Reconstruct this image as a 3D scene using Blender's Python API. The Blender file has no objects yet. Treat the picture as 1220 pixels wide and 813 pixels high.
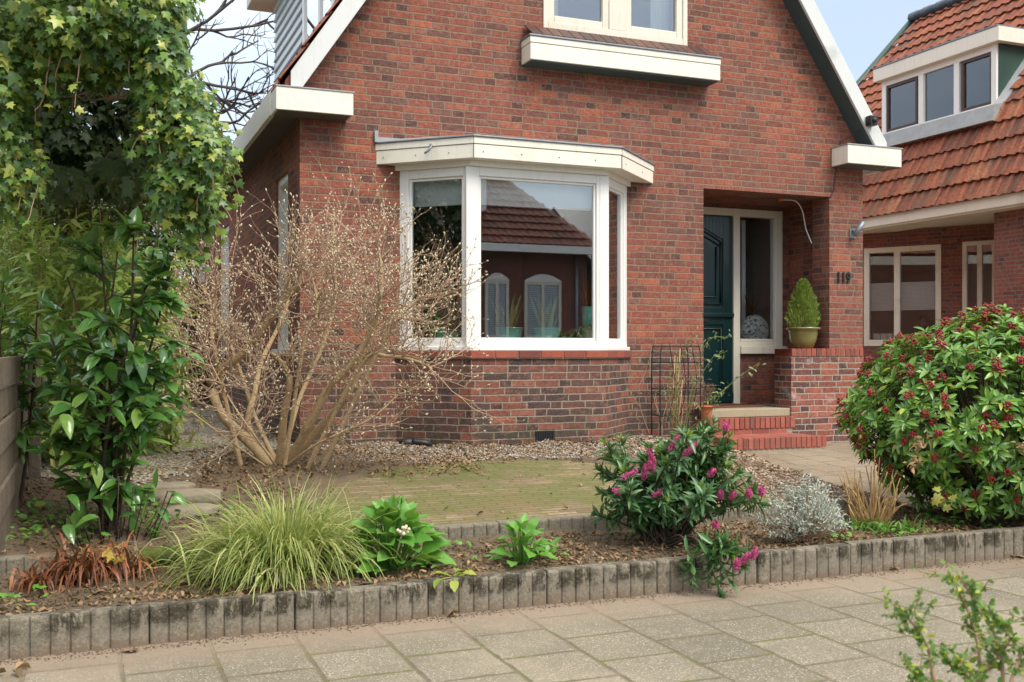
import bpy, math, random
import numpy as np
from mathutils import Vector
R = math.radians
rng = np.random.default_rng(7); random.seed(7)
SC = bpy.context.scene
COL = SC.collection
F = 1239.0; CA, SA = math.cos(R(22.2)), math.sin(R(22.2)); CH = 1.25

def ray(px):                       # where the line of sight of a column of the photo runs, per metre of depth
    t = (px - 610) / F
    return t * CA + SA, CA - t * SA
def at(px, py, Y):                 # unprojects an image pixel and depth to a point of the site
    u, v = ray(px)
    return np.array([u * Y, v * Y, CH + (418 - py) / F * Y])
def at_b(px, py, b):
    u, v = ray(px)
    return at(px, py, b / v)

# ------------------------------------------------------------------ object helpers
ORG = {}
def tag(o, label=None, cat=None, group=None, kind=None):
    if label: o['label'] = label
    if cat: o['category'] = cat
    if group: o['group'] = group
    if kind: o['kind'] = kind
    return o
def thing(name, label, cat, loc=(0, 0, 0), group=None):
    o = bpy.data.objects.new(name, None); COL.objects.link(o)
    o.location = loc; o.empty_display_size = .1
    ORG[o.name] = np.array(loc, float)
    return tag(o, label, cat, group)

class MB:
    def __init__(s): s.v = []; s.f = []; s.n = 0; s.sm = []
    def add(s, verts, faces, smooth=False):
        verts = np.asarray(verts, float).reshape(-1, 3)
        s.v.append(verts)
        for f in faces: s.f.append([i + s.n for i in f]); s.sm.append(smooth)
        s.n += len(verts)
    def box(s, a, b):
        x0, y0, z0 = a; x1, y1, z1 = b
        s.hexa([(x0,y0,z0),(x1,y0,z0),(x1,y1,z0),(x0,y1,z0),(x0,y0,z1),(x1,y0,z1),(x1,y1,z1),(x0,y1,z1)])
    def hexa(s, v, smooth=False):
        s.add(v, [(0,3,2,1),(4,5,6,7),(0,1,5,4),(1,2,6,5),(2,3,7,6),(3,0,4,7)], smooth)
    def lbox(s, O, u, n, u0, u1, z0, z1, d0, d1):      # u along wall, n outwards, d distance outwards
        O = np.array(O, float); u = np.array(u, float); n = np.array(n, float); z = np.array([0, 0, 1.])
        P = lambda a, d, h: O + u * a + n * d + z * h
        s.hexa([P(u0,d1,z0),P(u1,d1,z0),P(u1,d0,z0),P(u0,d0,z0),P(u0,d1,z1),P(u1,d1,z1),P(u1,d0,z1),P(u0,d0,z1)])
    def prism(s, poly, z0, z1):
        k = len(poly)
        v = [(p[0], p[1], z0) for p in poly] + [(p[0], p[1], z1) for p in poly]
        f = [tuple(range(k))[::-1], tuple(range(k, 2 * k))]
        f += [(i, (i + 1) % k, k + (i + 1) % k, k + i) for i in range(k)]
        s.add(v, f)
    def tube(s, pts, rad, sides=6, cap=True):
        pts = np.asarray(pts, float); k = len(pts)
        rad = np.broadcast_to(np.asarray(rad, float), (k,))
        T = np.gradient(pts, axis=0); T /= np.linalg.norm(T, axis=1)[:, None] + 1e-9
        ref = np.array([0, 0, 1.]) if abs(T[:, 2]).mean() < .8 else np.array([1., 0, 0])
        X = np.cross(T, ref); X /= np.linalg.norm(X, axis=1)[:, None] + 1e-9
        Yv = np.cross(T, X)
        an = np.arange(sides) * 2 * math.pi / sides
        ring = X[:, None, :] * np.cos(an)[None, :, None] + Yv[:, None, :] * np.sin(an)[None, :, None]
        v = (pts[:, None, :] + ring * rad[:, None, None]).reshape(-1, 3)
        f = []
        for i in range(k - 1):
            for j in range(sides):
                a = i * sides + j; b = i * sides + (j + 1) % sides
                f.append((a, b, b + sides, a + sides))
        if cap: f.append(tuple(range(sides))[::-1]); f.append(tuple(range((k - 1) * sides, k * sides)))
        s.add(v, f, True)
    def lathe(s, c, prof, sides=28, sx=1., sy=1.):
        c = np.array(c, float); v = []; k = len(prof)
        for r, z in prof:
            for j in range(sides):
                a = 2 * math.pi * j / sides
                v.append(c + [r * sx * math.cos(a), r * sy * math.sin(a), z])
        f = []
        for i in range(k - 1):
            for j in range(sides):
                a = i * sides + j; b = i * sides + (j + 1) % sides
                f.append((a, b, b + sides, a + sides))
        f.append(tuple(range(sides))[::-1]); f.append(tuple(range((k - 1) * sides, k * sides)))
        s.add(v, f, True)
    def ball(s, c, r, seg=8, rings=5, sq=(1, 1, 1)):
        prof = []
        c = np.array(c, float); v = []; f = []
        for i in range(rings + 1):
            th = math.pi * i / rings
            for j in range(seg):
                a = 2 * math.pi * j / seg
                v.append(c + [r*sq[0]*math.sin(th)*math.cos(a), r*sq[1]*math.sin(th)*math.sin(a), -r*sq[2]*math.cos(th)])
        for i in range(rings):
            for j in range(seg):
                a = i * seg + j; b = i * seg + (j + 1) % seg
                f.append((a, b, b + seg, a + seg))
        s.add(v, f, True)
    def build(s, name, mat, parent=None, bevel=0, **tags):
        V = np.concatenate(s.v) if s.v else np.zeros((0, 3))
        return mesh_obj(name, V, s.f, mat, parent, bevel, s.sm, **tags)

def mesh_obj(name, V, faces, mat, parent=None, bevel=0, smooth=False, **tags):
    me = bpy.data.meshes.new(name)
    if isinstance(faces, list):
        li = np.fromiter((i for f in faces for i in f), dtype=np.int32)
        lt = np.fromiter((len(f) for f in faces), dtype=np.int32)
    else: li, lt = faces
    ls = np.concatenate([[0], np.cumsum(lt)[:-1]]).astype(np.int32)
    org = ORG[parent.name] if parent is not None else np.zeros(3)
    me.vertices.add(len(V)); me.vertices.foreach_set('co', (V - org).astype(np.float32).ravel())
    me.loops.add(len(li)); me.loops.foreach_set('vertex_index', li)
    me.polygons.add(len(lt)); me.polygons.foreach_set('loop_start', ls)
    try: me.polygons.foreach_set('loop_total', lt)
    except Exception: pass
    if isinstance(smooth, list): me.polygons.foreach_set('use_smooth', np.array(smooth, dtype=bool))
    elif smooth: me.polygons.foreach_set('use_smooth', np.ones(len(lt), dtype=bool))
    me.update(calc_edges=True)
    # uv in metres: along the surface and up
    nrm = np.zeros(len(lt) * 3, dtype=np.float32); me.polygons.foreach_get('normal', nrm); nrm = nrm.reshape(-1, 3)
    fn = np.repeat(nrm, lt, axis=0); P = V[li]
    hor = np.abs(fn[:, 2]) > .7
    tx, ty = -fn[:, 1], fn[:, 0]; L = np.hypot(tx, ty) + 1e-9
    flip = np.where(tx + ty * .3 < 0, -1, 1)
    u = (P[:, 0] * tx + P[:, 1] * ty) / L * flip
    uv = np.stack([np.where(hor, P[:, 0], u), np.where(hor, P[:, 1], P[:, 2])], 1)
    lay = me.uv_layers.new(name='UVMap'); lay.data.foreach_set('uv', uv.astype(np.float32).ravel())
    me.materials.append(mat)
    o = bpy.data.objects.new(name, me); COL.objects.link(o)
    if parent is not None: o.parent = parent
    ORG[o.name] = org
    if bevel:
        m = o.modifiers.new('edge', 'BEVEL'); m.width = bevel; m.segments = 2; m.limit_method = 'ANGLE'
    return tag(o, **tags)

# leaves: one template copied along many twigs, as one mesh
def ovleaf(w=.4, fold=.12, curl=.25, seg=5, tip=1., base=.0, wave=0.):
    v = []; f = []
    for i in range(seg + 1):
        t = i / seg
        ww = w * .5 * (math.sin(math.pi * (t * .97 + .015) ** .85) ** .8) + base * (1 - t) * .5
        z = -curl * t * t + wave * math.sin(i * 2.2)
        v += [(-ww, t, z + fold * ww / max(w, .01) * 2 * .5), (0, t, z), (ww, t, z + fold * ww / max(w, .01) * 2 * .5)]
    for i in range(seg):
        a = i * 3
        f += [(a, a + 1, a + 4, a + 3), (a + 1, a + 2, a + 5, a + 4)]
    return np.array(v), f
def ivyleaf():
    pts = [(0,-.02),(.22,-.08),(.5,.08),(.3,.3),(.52,.58),(.2,.56),(0,1.),(-.2,.56),(-.52,.58),(-.3,.3),(-.5,.08),(-.22,-.08)]
    v = [(0, .28, .05)] + [(x, y, -.1 * abs(x) - .12 * max(0, y - .4)) for x, y in pts]
    k = len(pts)
    return np.array(v), [(0, 1 + (i + 1) % k, 1 + i) for i in range(k)]
def unit(a): return a / (np.linalg.norm(a, axis=-1, keepdims=True) + 1e-9)
def rnd_dir(n): return unit(rng.normal(size=(n, 3)))
def leaves(P, D, U, S, tpl):
    """P positions, D pointing direction, U up side, S sizes; returns V, (loop index, loop total)"""
    tv, tf = tpl
    D = unit(D); X = unit(np.cross(D, U)); Z = np.cross(X, D)
    S = np.asarray(S, float)[:, None, None]
    V = P[:, None, :] + S * (tv[None, :, 0:1] * X[:, None, :] + tv[None, :, 1:2] * D[:, None, :] + tv[None, :, 2:3] * Z[:, None, :])
    n, k = len(P), len(tv)
    fl = np.concatenate([np.array(f) for f in tf]); lt = np.array([len(f) for f in tf])
    li = (fl[None, :] + (np.arange(n) * k)[:, None]).ravel().astype(np.int32)
    return V.reshape(-1, 3), li, np.tile(lt, n).astype(np.int32)
class Leaves:
    def __init__(s): s.V = []; s.L = []; s.T = []; s.n = 0
    def add(s, P, D, U, S, tpl):
        if len(P) == 0: return
        V, li, lt = leaves(np.asarray(P, float), np.asarray(D, float), np.asarray(U, float), S, tpl)
        s.V.append(V); s.L.append(li + s.n); s.T.append(lt); s.n += len(V)
    def raw(s, V, faces):
        V = np.asarray(V, float)
        s.V.append(V); s.L.append(np.array([i for f in faces for i in f], np.int32) + s.n)
        s.T.append(np.array([len(f) for f in faces], np.int32)); s.n += len(V)
    def build(s, name, mat, parent=None, smooth=True, **tags):
        return mesh_obj(name, np.concatenate(s.V), (np.concatenate(s.L).astype(np.int32), np.concatenate(s.T).astype(np.int32)), mat, parent, 0, smooth, **tags)
def ribbon(p0, d, L, w, droop, seg=6):
    """grass blade: starts along d, bends down"""
    pts = []; p = np.array(p0, float); d = np.array(d, float); d /= np.linalg.norm(d)
    for i in range(seg + 1):
        pts.append(p.copy()); p = p + d * L / seg
        d = d + np.array([0, 0, -droop / seg * (1 + i * .35)]); d /= np.linalg.norm(d)
    pts = np.array(pts); side = np.cross(d, [0, 0, 1.]); side /= np.linalg.norm(side) + 1e-9
    side = side + rng.normal(size=3) * .25; side /= np.linalg.norm(side)
    t = np.linspace(0, 1, seg + 1); ww = w * (1 - t ** 2.2) * .5 + .0006
    V = np.concatenate([pts - side * ww[:, None], pts + side * ww[:, None]])
    k = seg + 1
    return V, [(i, i + 1, k + i + 1, k + i) for i in range(seg)]
def bez(pts, n=10):
    """smooth curve through points (Catmull-Rom)"""
    pts = np.asarray(pts, float); P = np.vstack([2 * pts[0] - pts[1], pts, 2 * pts[-1] - pts[-2]]); out = []
    m = max(2, n // (len(pts) - 1) + 1)
    for i in range(len(pts) - 1):
        for t in np.linspace(0, 1, m, endpoint=False):
            a, b, c, d = P[i:i + 4]
            out.append(.5 * ((2 * b) + (c - a) * t + (2 * a - 5 * b + 4 * c - d) * t * t + (3 * b - a - 3 * c + d) * t ** 3))
    out.append(pts[-1]); return np.array(out)

# ------------------------------------------------------------------ materials
def N(nt, t, ins={}, **props):
    n = nt.nodes.new(t)
    for k, v in props.items(): setattr(n, k, v)
    for k, v in ins.items():
        if isinstance(v, bpy.types.NodeSocket): nt.links.new(v, n.inputs[k])
        else: n.inputs[k].default_value = v
    return n
def M(nt, op, a, b=None, c=None):
    ins = {0: a}
    if b is not None: ins[1] = b
    if c is not None: ins[2] = c
    return N(nt, 'ShaderNodeMath', ins, operation=op).outputs[0]
def ramp(nt, fac, stops, interp='LINEAR'):
    n = N(nt, 'ShaderNodeValToRGB', {0: fac}); cr = n.color_ramp; cr.interpolation = interp
    while len(cr.elements) < len(stops): cr.elements.new(.5)
    for e, (p, c) in zip(cr.elements, stops): e.position = p; e.color = (*c, 1) if len(c) == 3 else c
    return n.outputs[0]
def mixc(nt, f, a, b, mode='MIX'):
    n = nt.nodes.new('ShaderNodeMix'); n.data_type = 'RGBA'; n.blend_type = mode
    for i, v in ((0, f), (6, a), (7, b)):
        if isinstance(v, bpy.types.NodeSocket): nt.links.new(v, n.inputs[i])
        else: n.inputs[i].default_value = v if i == 0 else ((*v, 1) if len(v) == 3 else v)
    return n.outputs[2]
def noise(nt, vec, scale, detail=4, rough=.55, dist=0.):
    return N(nt, 'ShaderNodeTexNoise', {'Vector': vec, 'Scale': scale, 'Detail': detail, 'Roughness': rough, 'Distortion': dist}).outputs[0]
def newmat(name):
    m = bpy.data.materials.new(name); m.use_nodes = True; nt = m.node_tree; nt.nodes.clear()
    out = nt.nodes.new('ShaderNodeOutputMaterial'); return m, nt, out
def maprange(nt, v, a, b, c=0., d=1., smooth=True):
    return N(nt, 'ShaderNodeMapRange', {0: v, 1: a, 2: b, 3: c, 4: d}, interpolation_type='SMOOTHSTEP' if smooth else 'LINEAR').outputs[0]
def geo_pos(nt): return N(nt, 'ShaderNodeNewGeometry').outputs['Position']
def island(nt): return N(nt, 'ShaderNodeNewGeometry').outputs['Random Per Island']
def srgb(r, g, b):
    f = lambda c: (c / 255 / 12.92) if c <= 10 else (((c / 255) + .055) / 1.055) ** 2.4
    return (f(r), f(g), f(b))

def mat_plain(name, col, rough=.6, var=.12, scale=6., bump=.0, bscale=60., metal=0., dirt=None, dscale=3., coat=0.):
    m, nt, out = newmat(name); p = geo_pos(nt)
    c = mixc(nt, noise(nt, p, scale, 6), tuple(x * (1 - var) for x in col), tuple(min(1, x * (1 + var)) for x in col))
    if dirt: c = mixc(nt, maprange(nt, noise(nt, p, dscale, 8, .65), .52, .72, 0, .75), c, dirt)
    if name.endswith('_paint') or name == 'grey_board':
        stv = N(nt, 'ShaderNodeMapping', {0: p, 3: (26, 26, 1.6)}).outputs[0]
        c = mixc(nt, maprange(nt, noise(nt, stv, 1.3, 7, .7), .5, .74, 0, .22 if name.startswith('white') else .42), c, tuple(v * .62 for v in col))
        c = mixc(nt, maprange(nt, noise(nt, p, 55, 4, .7), .66, .74, 0, .35), c, (.2, .2, .14))
    b = N(nt, 'ShaderNodeBsdfPrincipled', {'Base Color': c, 'Roughness': rough, 'Metallic': metal, 'Coat Weight': coat})
    if bump:
        bn = N(nt, 'ShaderNodeBump', {'Height': noise(nt, p, bscale, 5), 'Strength': bump, 'Distance': .01}).outputs[0]
        nt.links.new(bn, b.inputs['Normal'])
    nt.links.new(b.outputs[0], out.inputs[0]); return m
def mat_leaf(name, cols, rough=.42, trans=.25, spec=.5, vein=.0):
    m, nt, out = newmat(name); k = len(cols)
    r = island(nt)
    c = ramp(nt, r, [((i + .0) / max(1, k - 1), c) for i, c in enumerate(cols)])
    p = geo_pos(nt)
    c = mixc(nt, noise(nt, p, 45, 3), mixc(nt, .25, c, (0, 0, 0)), mixc(nt, .12, c, (.5, .55, .2)))
    b = N(nt, 'ShaderNodeBsdfPrincipled', {'Base Color': c, 'Roughness': rough, 'Specular IOR Level': spec})
    t = N(nt, 'ShaderNodeBsdfTranslucent', {'Color': mixc(nt, .3, c, (.5, .6, .05))})
    mx = N(nt, 'ShaderNodeMixShader', {0: trans, 1: b.outputs[0], 2: t.outputs[0]})
    nt.links.new(mx.outputs[0], out.inputs[0]); return m
def mat_brick(name, stops, mortar, hdark=.5, mortar_w=.0055, rough=.9, eff=0., ch=.0625, moss=None):
    m, nt, out = newmat(name)
    uv = N(nt, 'ShaderNodeTexCoord').outputs['UV']; p = geo_pos(nt)
    s = N(nt, 'ShaderNodeSeparateXYZ', {0: uv})
    wob = M(nt, 'MULTIPLY', M(nt, 'SUBTRACT', noise(nt, p, 7, 4, .6), .5), .018)
    wob2 = M(nt, 'MULTIPLY', M(nt, 'SUBTRACT', noise(nt, p, 45, 4, .7), .5), .013)
    u = M(nt, 'ADD', M(nt, 'ADD', s.outputs[0], wob), wob2); v = M(nt, 'ADD', M(nt, 'ADD', s.outputs[1], wob), wob2)
    vr = M(nt, 'DIVIDE', v, ch); row = M(nt, 'FLOOR', vr); vm = M(nt, 'MULTIPLY', M(nt, 'SUBTRACT', vr, row), ch)
    off = N(nt, 'ShaderNodeTexWhiteNoise', {'W': row}, noise_dimensions='1D').outputs['Value']
    L = .222; P = .555
    q = M(nt, 'DIVIDE', M(nt, 'ADD', u, M(nt, 'ADD', M(nt, 'MULTIPLY', off, P), 10.)), P)
    cell = M(nt, 'FLOOR', q); mm = M(nt, 'MULTIPLY', M(nt, 'SUBTRACT', q, cell), P)
    s1 = M(nt, 'GREATER_THAN', mm, L); s2 = M(nt, 'GREATER_THAN', mm, 2 * L); ss = M(nt, 'ADD', s1, s2)
    ident = M(nt, 'ADD', M(nt, 'MULTIPLY', cell, 3.), ss)
    lm = M(nt, 'SUBTRACT', mm, M(nt, 'MULTIPLY', ss, L)); ln = M(nt, 'SUBTRACT', L, M(nt, 'MULTIPLY', s2, L - (P - 2 * L)))
    e = M(nt, 'MINIMUM', M(nt, 'MINIMUM', lm, M(nt, 'SUBTRACT', ln, lm)), M(nt, 'MINIMUM', vm, M(nt, 'SUBTRACT', ch, vm)))
    e = M(nt, 'ADD', e, M(nt, 'MULTIPLY', M(nt, 'SUBTRACT', noise(nt, p, 28, 5, .75), .5), .008))
    face = maprange(nt, e, mortar_w - .0024, mortar_w + .0022)
    idv = N(nt, 'ShaderNodeCombineXYZ', {0: ident, 1: row}).outputs[0]
    wn = N(nt, 'ShaderNodeTexWhiteNoise', {'Vector': idv}, noise_dimensions='3D')
    wn2 = N(nt, 'ShaderNodeTexWhiteNoise', {'Vector': idv, 'W': 3.7}, noise_dimensions='4D')
    val = wn.outputs['Value']
    col = ramp(nt, val, stops, 'LINEAR')
    hd = M(nt, 'MULTIPLY', s2, M(nt, 'LESS_THAN', wn2.outputs['Value'], hdark))
    col = mixc(nt, M(nt, 'MULTIPLY', hd, maprange(nt, noise(nt, p, 16, 5, .7), .3, .6, .35, .95)), col, (.045, .03, .032))
    col = mixc(nt, maprange(nt, noise(nt, p, 11, 6, .8), .57, .72, 0, .75), col, (.085, .045, .042))
    n1 = noise(nt, p, 34, 6, .7)
    col = mixc(nt, maprange(nt, n1, .38, .66, 0, .8), col, mixc(nt, .6, col, (.03, .014, .012)))
    col = mixc(nt, maprange(nt, noise(nt, p, 19, 5, .75), .5, .68, 0, .45), col, (.42, .2, .13))
    col = mixc(nt, maprange(nt, noise(nt, p, 130, 4, .7), .54, .7, 0, .5), col, (.6, .45, .33))
    big = noise(nt, p, 1.1, 5, .6)
    col = mixc(nt, maprange(nt, big, .35, .65, 0, .5), col, mixc(nt, .6, col, (.14, .075, .065)))
    stv = N(nt, 'ShaderNodeMapping', {0: p, 3: (7, 7, .7)}).outputs[0]
    col = mixc(nt, maprange(nt, noise(nt, stv, 1.5, 6, .65), .52, .72, 0, .45), col, (.10, .055, .05))
    if eff:
        col = mixc(nt, maprange(nt, noise(nt, p, 4.5, 6, .7), .56, .75, 0, eff), col, (.5, .47, .45))
    mo = mixc(nt, noise(nt, p, 25, 4), tuple(x * .7 for x in mortar), tuple(x * 1.15 for x in mortar))
    c = mixc(nt, face, mo, col)
    if moss:
        z = N(nt, 'ShaderNodeSeparateXYZ', {0: p}).outputs[2]
        mk = M(nt, 'MULTIPLY', maprange(nt, z, moss[0], moss[1], 1, 0), maprange(nt, noise(nt, p, 6, 6, .7), .42, .6))
        c = mixc(nt, M(nt, 'MULTIPLY', mk, .6), c, (.05, .06, .03))
    h = M(nt, 'ADD', M(nt, 'MULTIPLY', face, 1.), M(nt, 'MULTIPLY', n1, .5))
    h = M(nt, 'ADD', h, M(nt, 'MULTIPLY', wn2.outputs['Value'], .25))
    bn = N(nt, 'ShaderNodeBump', {'Height': h, 'Strength': .7, 'Distance': .006}).outputs[0]
    b = N(nt, 'ShaderNodeBsdfPrincipled', {'Base Color': c, 'Roughness': rough, 'Normal': bn, 'Specular IOR Level': .3})
    nt.links.new(b.outputs[0], out.inputs[0]); return m
def mat_island(name, cols, rough=.8, bump=.4, bscale=60, dirt=None, var=.3, spec=.4, ds=5.):
    m, nt, out = newmat(name); p = geo_pos(nt); k = len(cols)
    c = ramp(nt, island(nt), [(i / max(1, k - 1), c) for i, c in enumerate(cols)])
    n = noise(nt, p, 22, 6, .65)
    c = mixc(nt, maprange(nt, n, .3, .7, 0, var), c, mixc(nt, .7, c, (.02, .015, .012)))
    if dirt: c = mixc(nt, maprange(nt, noise(nt, p, ds, 7, .7), .5, .68, 0, .8), c, dirt)
    bn = N(nt, 'ShaderNodeBump', {'Height': noise(nt, p, bscale, 5), 'Strength': bump, 'Distance': .008}).outputs[0]
    b = N(nt, 'ShaderNodeBsdfPrincipled', {'Base Color': c, 'Roughness': rough, 'Normal': bn, 'Specular IOR Level': spec})
    nt.links.new(b.outputs[0], out.inputs[0]); return m
def mat_glass(name, tint=(.8, .85, .83), refl=.2):
    m, nt, out = newmat(name)
    fr = N(nt, 'ShaderNodeFresnel', {'IOR': 1.5}).outputs[0]
    f = M(nt, 'MINIMUM', M(nt, 'ADD', M(nt, 'MULTIPLY', fr, 1.4), refl), 1.)
    tr = N(nt, 'ShaderNodeBsdfTransparent', {'Color': (*tint, 1)})
    gl = N(nt, 'ShaderNodeBsdfGlossy', {'Color': (.95, .97, 1, 1), 'Roughness': .0})
    mx = N(nt, 'ShaderNodeMixShader', {0: f, 1: tr.outputs[0], 2: gl.outputs[0]})
    nt.links.new(mx.outputs[0], out.inputs[0]); return m

C = {}
RED = [(0, (.10, .042, .036)), (.12, (.18, .058, .044)), (.3, (.26, .070, .045)), (.5, (.34, .088, .053)), (.68, (.27, .072, .048)), (.8, (.43, .118, .06)), (.9, (.28, .1, .072)), (1, (.16, .075, .062))]
MIX = [(0, (.045, .033, .035)), (.28, (.085, .05, .046)), (.48, (.14, .058, .046)), (.68, (.21, .07, .05)), (.84, (.31, .095, .056)), (.93, (.26, .11, .08)), (1, (.11, .07, .065))]
C['brick'] = mat_brick('red_brick', RED, (.25, .18, .12), .14)
C['plinth'] = mat_brick('mixed_brick', MIX, (.29, .24, .18), .45, moss=(.46, .75))
C['lowwall'] = mat_brick('stained_brick', MIX[2:4] and [(0, (.05, .035, .04)), (.3, (.2, .06, .05)), (.6, (.34, .09, .055)), (1, (.4, .14, .09))], (.36, .32, .26), .4, eff=.6)
C['dark_brick'] = mat_brick('shaded_brick', RED, (.16, .13, .1), .3)  # red brick again, mortar and headers darkened to paint in the porch shade
C['nbrick'] = mat_brick('neighbour_brick', [(0, (.12, .04, .035)), (.5, (.24, .055, .04)), (1, (.3, .075, .045))], (.2, .17, .14), .2)
C['loose_brick'] = mat_island('laid_brick', [(.11, .045, .04), (.3, .075, .05), (.38, .1, .06), (.22, .065, .05), (.34, .085, .05)], .9, .6, 90)
C['step_brick'] = mat_island('step_brick', [(.33, .09, .06), (.42, .13, .085), (.26, .08, .06), (.36, .1, .065), (.22, .07, .055)], .85, .5, 90, dirt=(.2, .1, .075), ds=9)
C['mortar'] = mat_plain('mortar', (.3, .25, .19), .95, .3, 20, .4, 120)
C['cream'] = mat_plain('cream_paint', (.78, .74, .63), .42, .04, 3, .05, 30, dirt=(.6, .56, .45), dscale=1.7)
C['white'] = mat_plain('white_paint', (.80, .79, .75), .35, .03, 3, .03, 40)
C['beige'] = mat_plain('beige_paint', (.72, .67, .56), .4, .05, 4, .04, 30)
C['ubeige'] = mat_plain('sand_paint', (.70, .64, .53), .42, .05, 4, .04, 30, dirt=(.52, .45, .33), dscale=2.5)
C['board'] = mat_plain('grey_board', (.62, .63, .61), .45, .12, 2.5, .05, 25, dirt=(.38, .4, .38), dscale=2)
C['zinc'] = mat_plain('zinc', (.22, .24, .27), .5, .25, 8, .2, 20, metal=.5)
C['lead'] = mat_plain('lead', (.32, .33, .33), .6, .3, 8, .4, 20, metal=.2)
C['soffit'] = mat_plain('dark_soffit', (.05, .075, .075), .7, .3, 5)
C['soffit_brown'] = mat_plain('brown_soffit', (.1, .085, .075), .8, .3, 5)
C['green_paint'] = mat_plain('green_door_paint', (.004, .026, .028), .3, .2, 3, .05, 30, coat=.3)
C['cheek'] = mat_plain('green_cheek', (.02, .06, .045), .5, .2, 3)
C['black'] = mat_plain('black_metal', (.012, .012, .013), .5, .2, 8)
C['brown_frame'] = mat_plain('brown_sash', (.06, .035, .025), .45, .2, 8)
C['siding'] = mat_plain('grey_blue_siding', (.58, .64, .68), .5, .06, 6)
C['glass'] = mat_glass('window_glass', (.97, .985, .98), .10)
C['glass2'] = mat_glass('side_glass', (.97, .98, .98), .05)
C['room'] = mat_plain('room_wall', (.4, .38, .34), .9)
C['curtain'] = mat_plain('pale_blind', (.78, .8, .76), .8, .05)
C['roller'] = mat_plain('roller_blind', (.85, .88, .84), .7, .03)
C['tile'] = mat_island('clay_tile', [(.26, .075, .035), (.38, .11, .05), (.32, .09, .042), (.2, .06, .032), (.42, .14, .065)], .75, .5, 50, dirt=(.13, .085, .05), var=.7, ds=2.2)
C['tile_low'] = mat_island('mossy_clay_tile', [(.28, .09, .048), (.39, .12, .055), (.33, .1, .05), (.19, .065, .04), (.41, .16, .075)], .8, .5, 50, dirt=(.12, .08, .05), var=.75, ds=2.4)
C['dark_tile'] = mat_island('dark_tile', [(.05, .03, .025), (.09, .04, .03), (.12, .05, .03)], .6)
C['ridge'] = mat_plain('glazed_ridge', (.02, .03, .045), .3, .3)
C['slab'] = mat_plain('aggregate_slab', (.36, .3, .2), .9, .35, 60, .6, 120, dirt=(.22, .18, .12))
C['wood'] = mat_plain('weathered_wood', (.17, .13, .09), .9, .5, 5, .9, 45, dirt=(.08, .075, .05), dscale=4)
C['wood_dark'] = mat_plain('brown_wood', (.13, .075, .045), .85, .35, 8, .5, 30)
C['bark'] = mat_plain('pale_bark', (.52, .37, .20), .9, .35, 30, .9, 70, dirt=(.26, .2, .12), dscale=14)
C['twig'] = mat_plain('twig_bark', (.38, .25, .165), .85, .35, 18)
C['dark_bark'] = mat_plain('dark_bark', (.06, .04, .025), .9, .3, 18, .5, 60)
C['greybark'] = mat_plain('grey_bark', (.09, .075, .065), .9, .3, 18)
C['straw'] = mat_island('dry_stem', [(.4, .24, .09), (.5, .33, .14), (.3, .17, .07)], .85)
C['concrete'] = None
# ------------------------------------------------------------------ terrain
def vnoise(x, y, sc, seed=0):
    x = np.asarray(x, float) * sc; y = np.asarray(y, float) * sc
    xi, yi = np.floor(x).astype(int), np.floor(y).astype(int); fx, fy = x - xi, y - yi
    fx = fx * fx * (3 - 2 * fx); fy = fy * fy * (3 - 2 * fy)
    def h(i, j):
        n = np.sin(i * 127.1 + j * 311.7 + seed * 74.7) * 43758.5453
        return n - np.floor(n)
    return (h(xi, yi) * (1 - fx) * (1 - fy) + h(xi + 1, yi) * fx * (1 - fy) + h(xi, yi + 1) * (1 - fx) * fy + h(xi + 1, yi + 1) * fx * fy) - .5
def H0(a, b):
    a = np.asarray(a, float); b = np.asarray(b, float)
    g = np.interp(b, [4.7, 5.5, 5.6, 7.25, 8.2, 30], [.145, .165, .245, .42, .455, .47])
    p = np.interp(b, [4.7, 8.1, 30], [.10, .31, .33])
    t = np.clip((a - 4.75) / .7, 0, 1); t = t * t * (3 - 2 * t)
    return g * (1 - t) + p * t
def inpoly(a, b, poly):
    a = np.asarray(a, float); b = np.asarray(b, float); ins = np.zeros(a.shape, bool); k = len(poly)
    for i in range(k):
        x0, y0 = poly[i]; x1, y1 = poly[(i + 1) % k]
        c = ((y0 > b) != (y1 > b)) & (a < (x1 - x0) * (b - y0) / (y1 - y0 + 1e-12) + x0)
        ins ^= c
    return ins
PATIO = [(1.25,5.59),(1.28,6.1),(1.5,6.75),(1.95,7.2),(2.6,7.3),(3.4,7.2),(3.9,6.8),(4.2,6.2),(4.3,5.59)]
DRIVE = [(-.3,7.3),(.4,7.0),(1.0,8.2),(1.62,8.7),(1.62,17.4),(-2.5,17.4),(-2.5,11),(-.3,9.5)]
PATH = [(5.2,8.15),(5.25,7.2),(5.0,6.45),(4.95,5.9),(5.6,5.5),(9,4.9),(13,4.78),(13,20),(7.55,20),(7.55,8.68),(5.2,8.68)]
def Hn(a, b):
    n = vnoise(a, b, 3, 1) * .05 + vnoise(a, b, 9, 2) * .022 + vnoise(a, b, 25, 3) * .012 + vnoise(a, b, 60, 4) * .006
    flat = inpoly(a, b, PATIO) | inpoly(a, b, PATH)
    bump = np.exp(-((a - 4.55) / .45) ** 2 - ((b - 7.1) / 1.0) ** 2) * .06
    return H0(a, b) + np.where(flat, -.035, n * .9 + bump)
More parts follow.
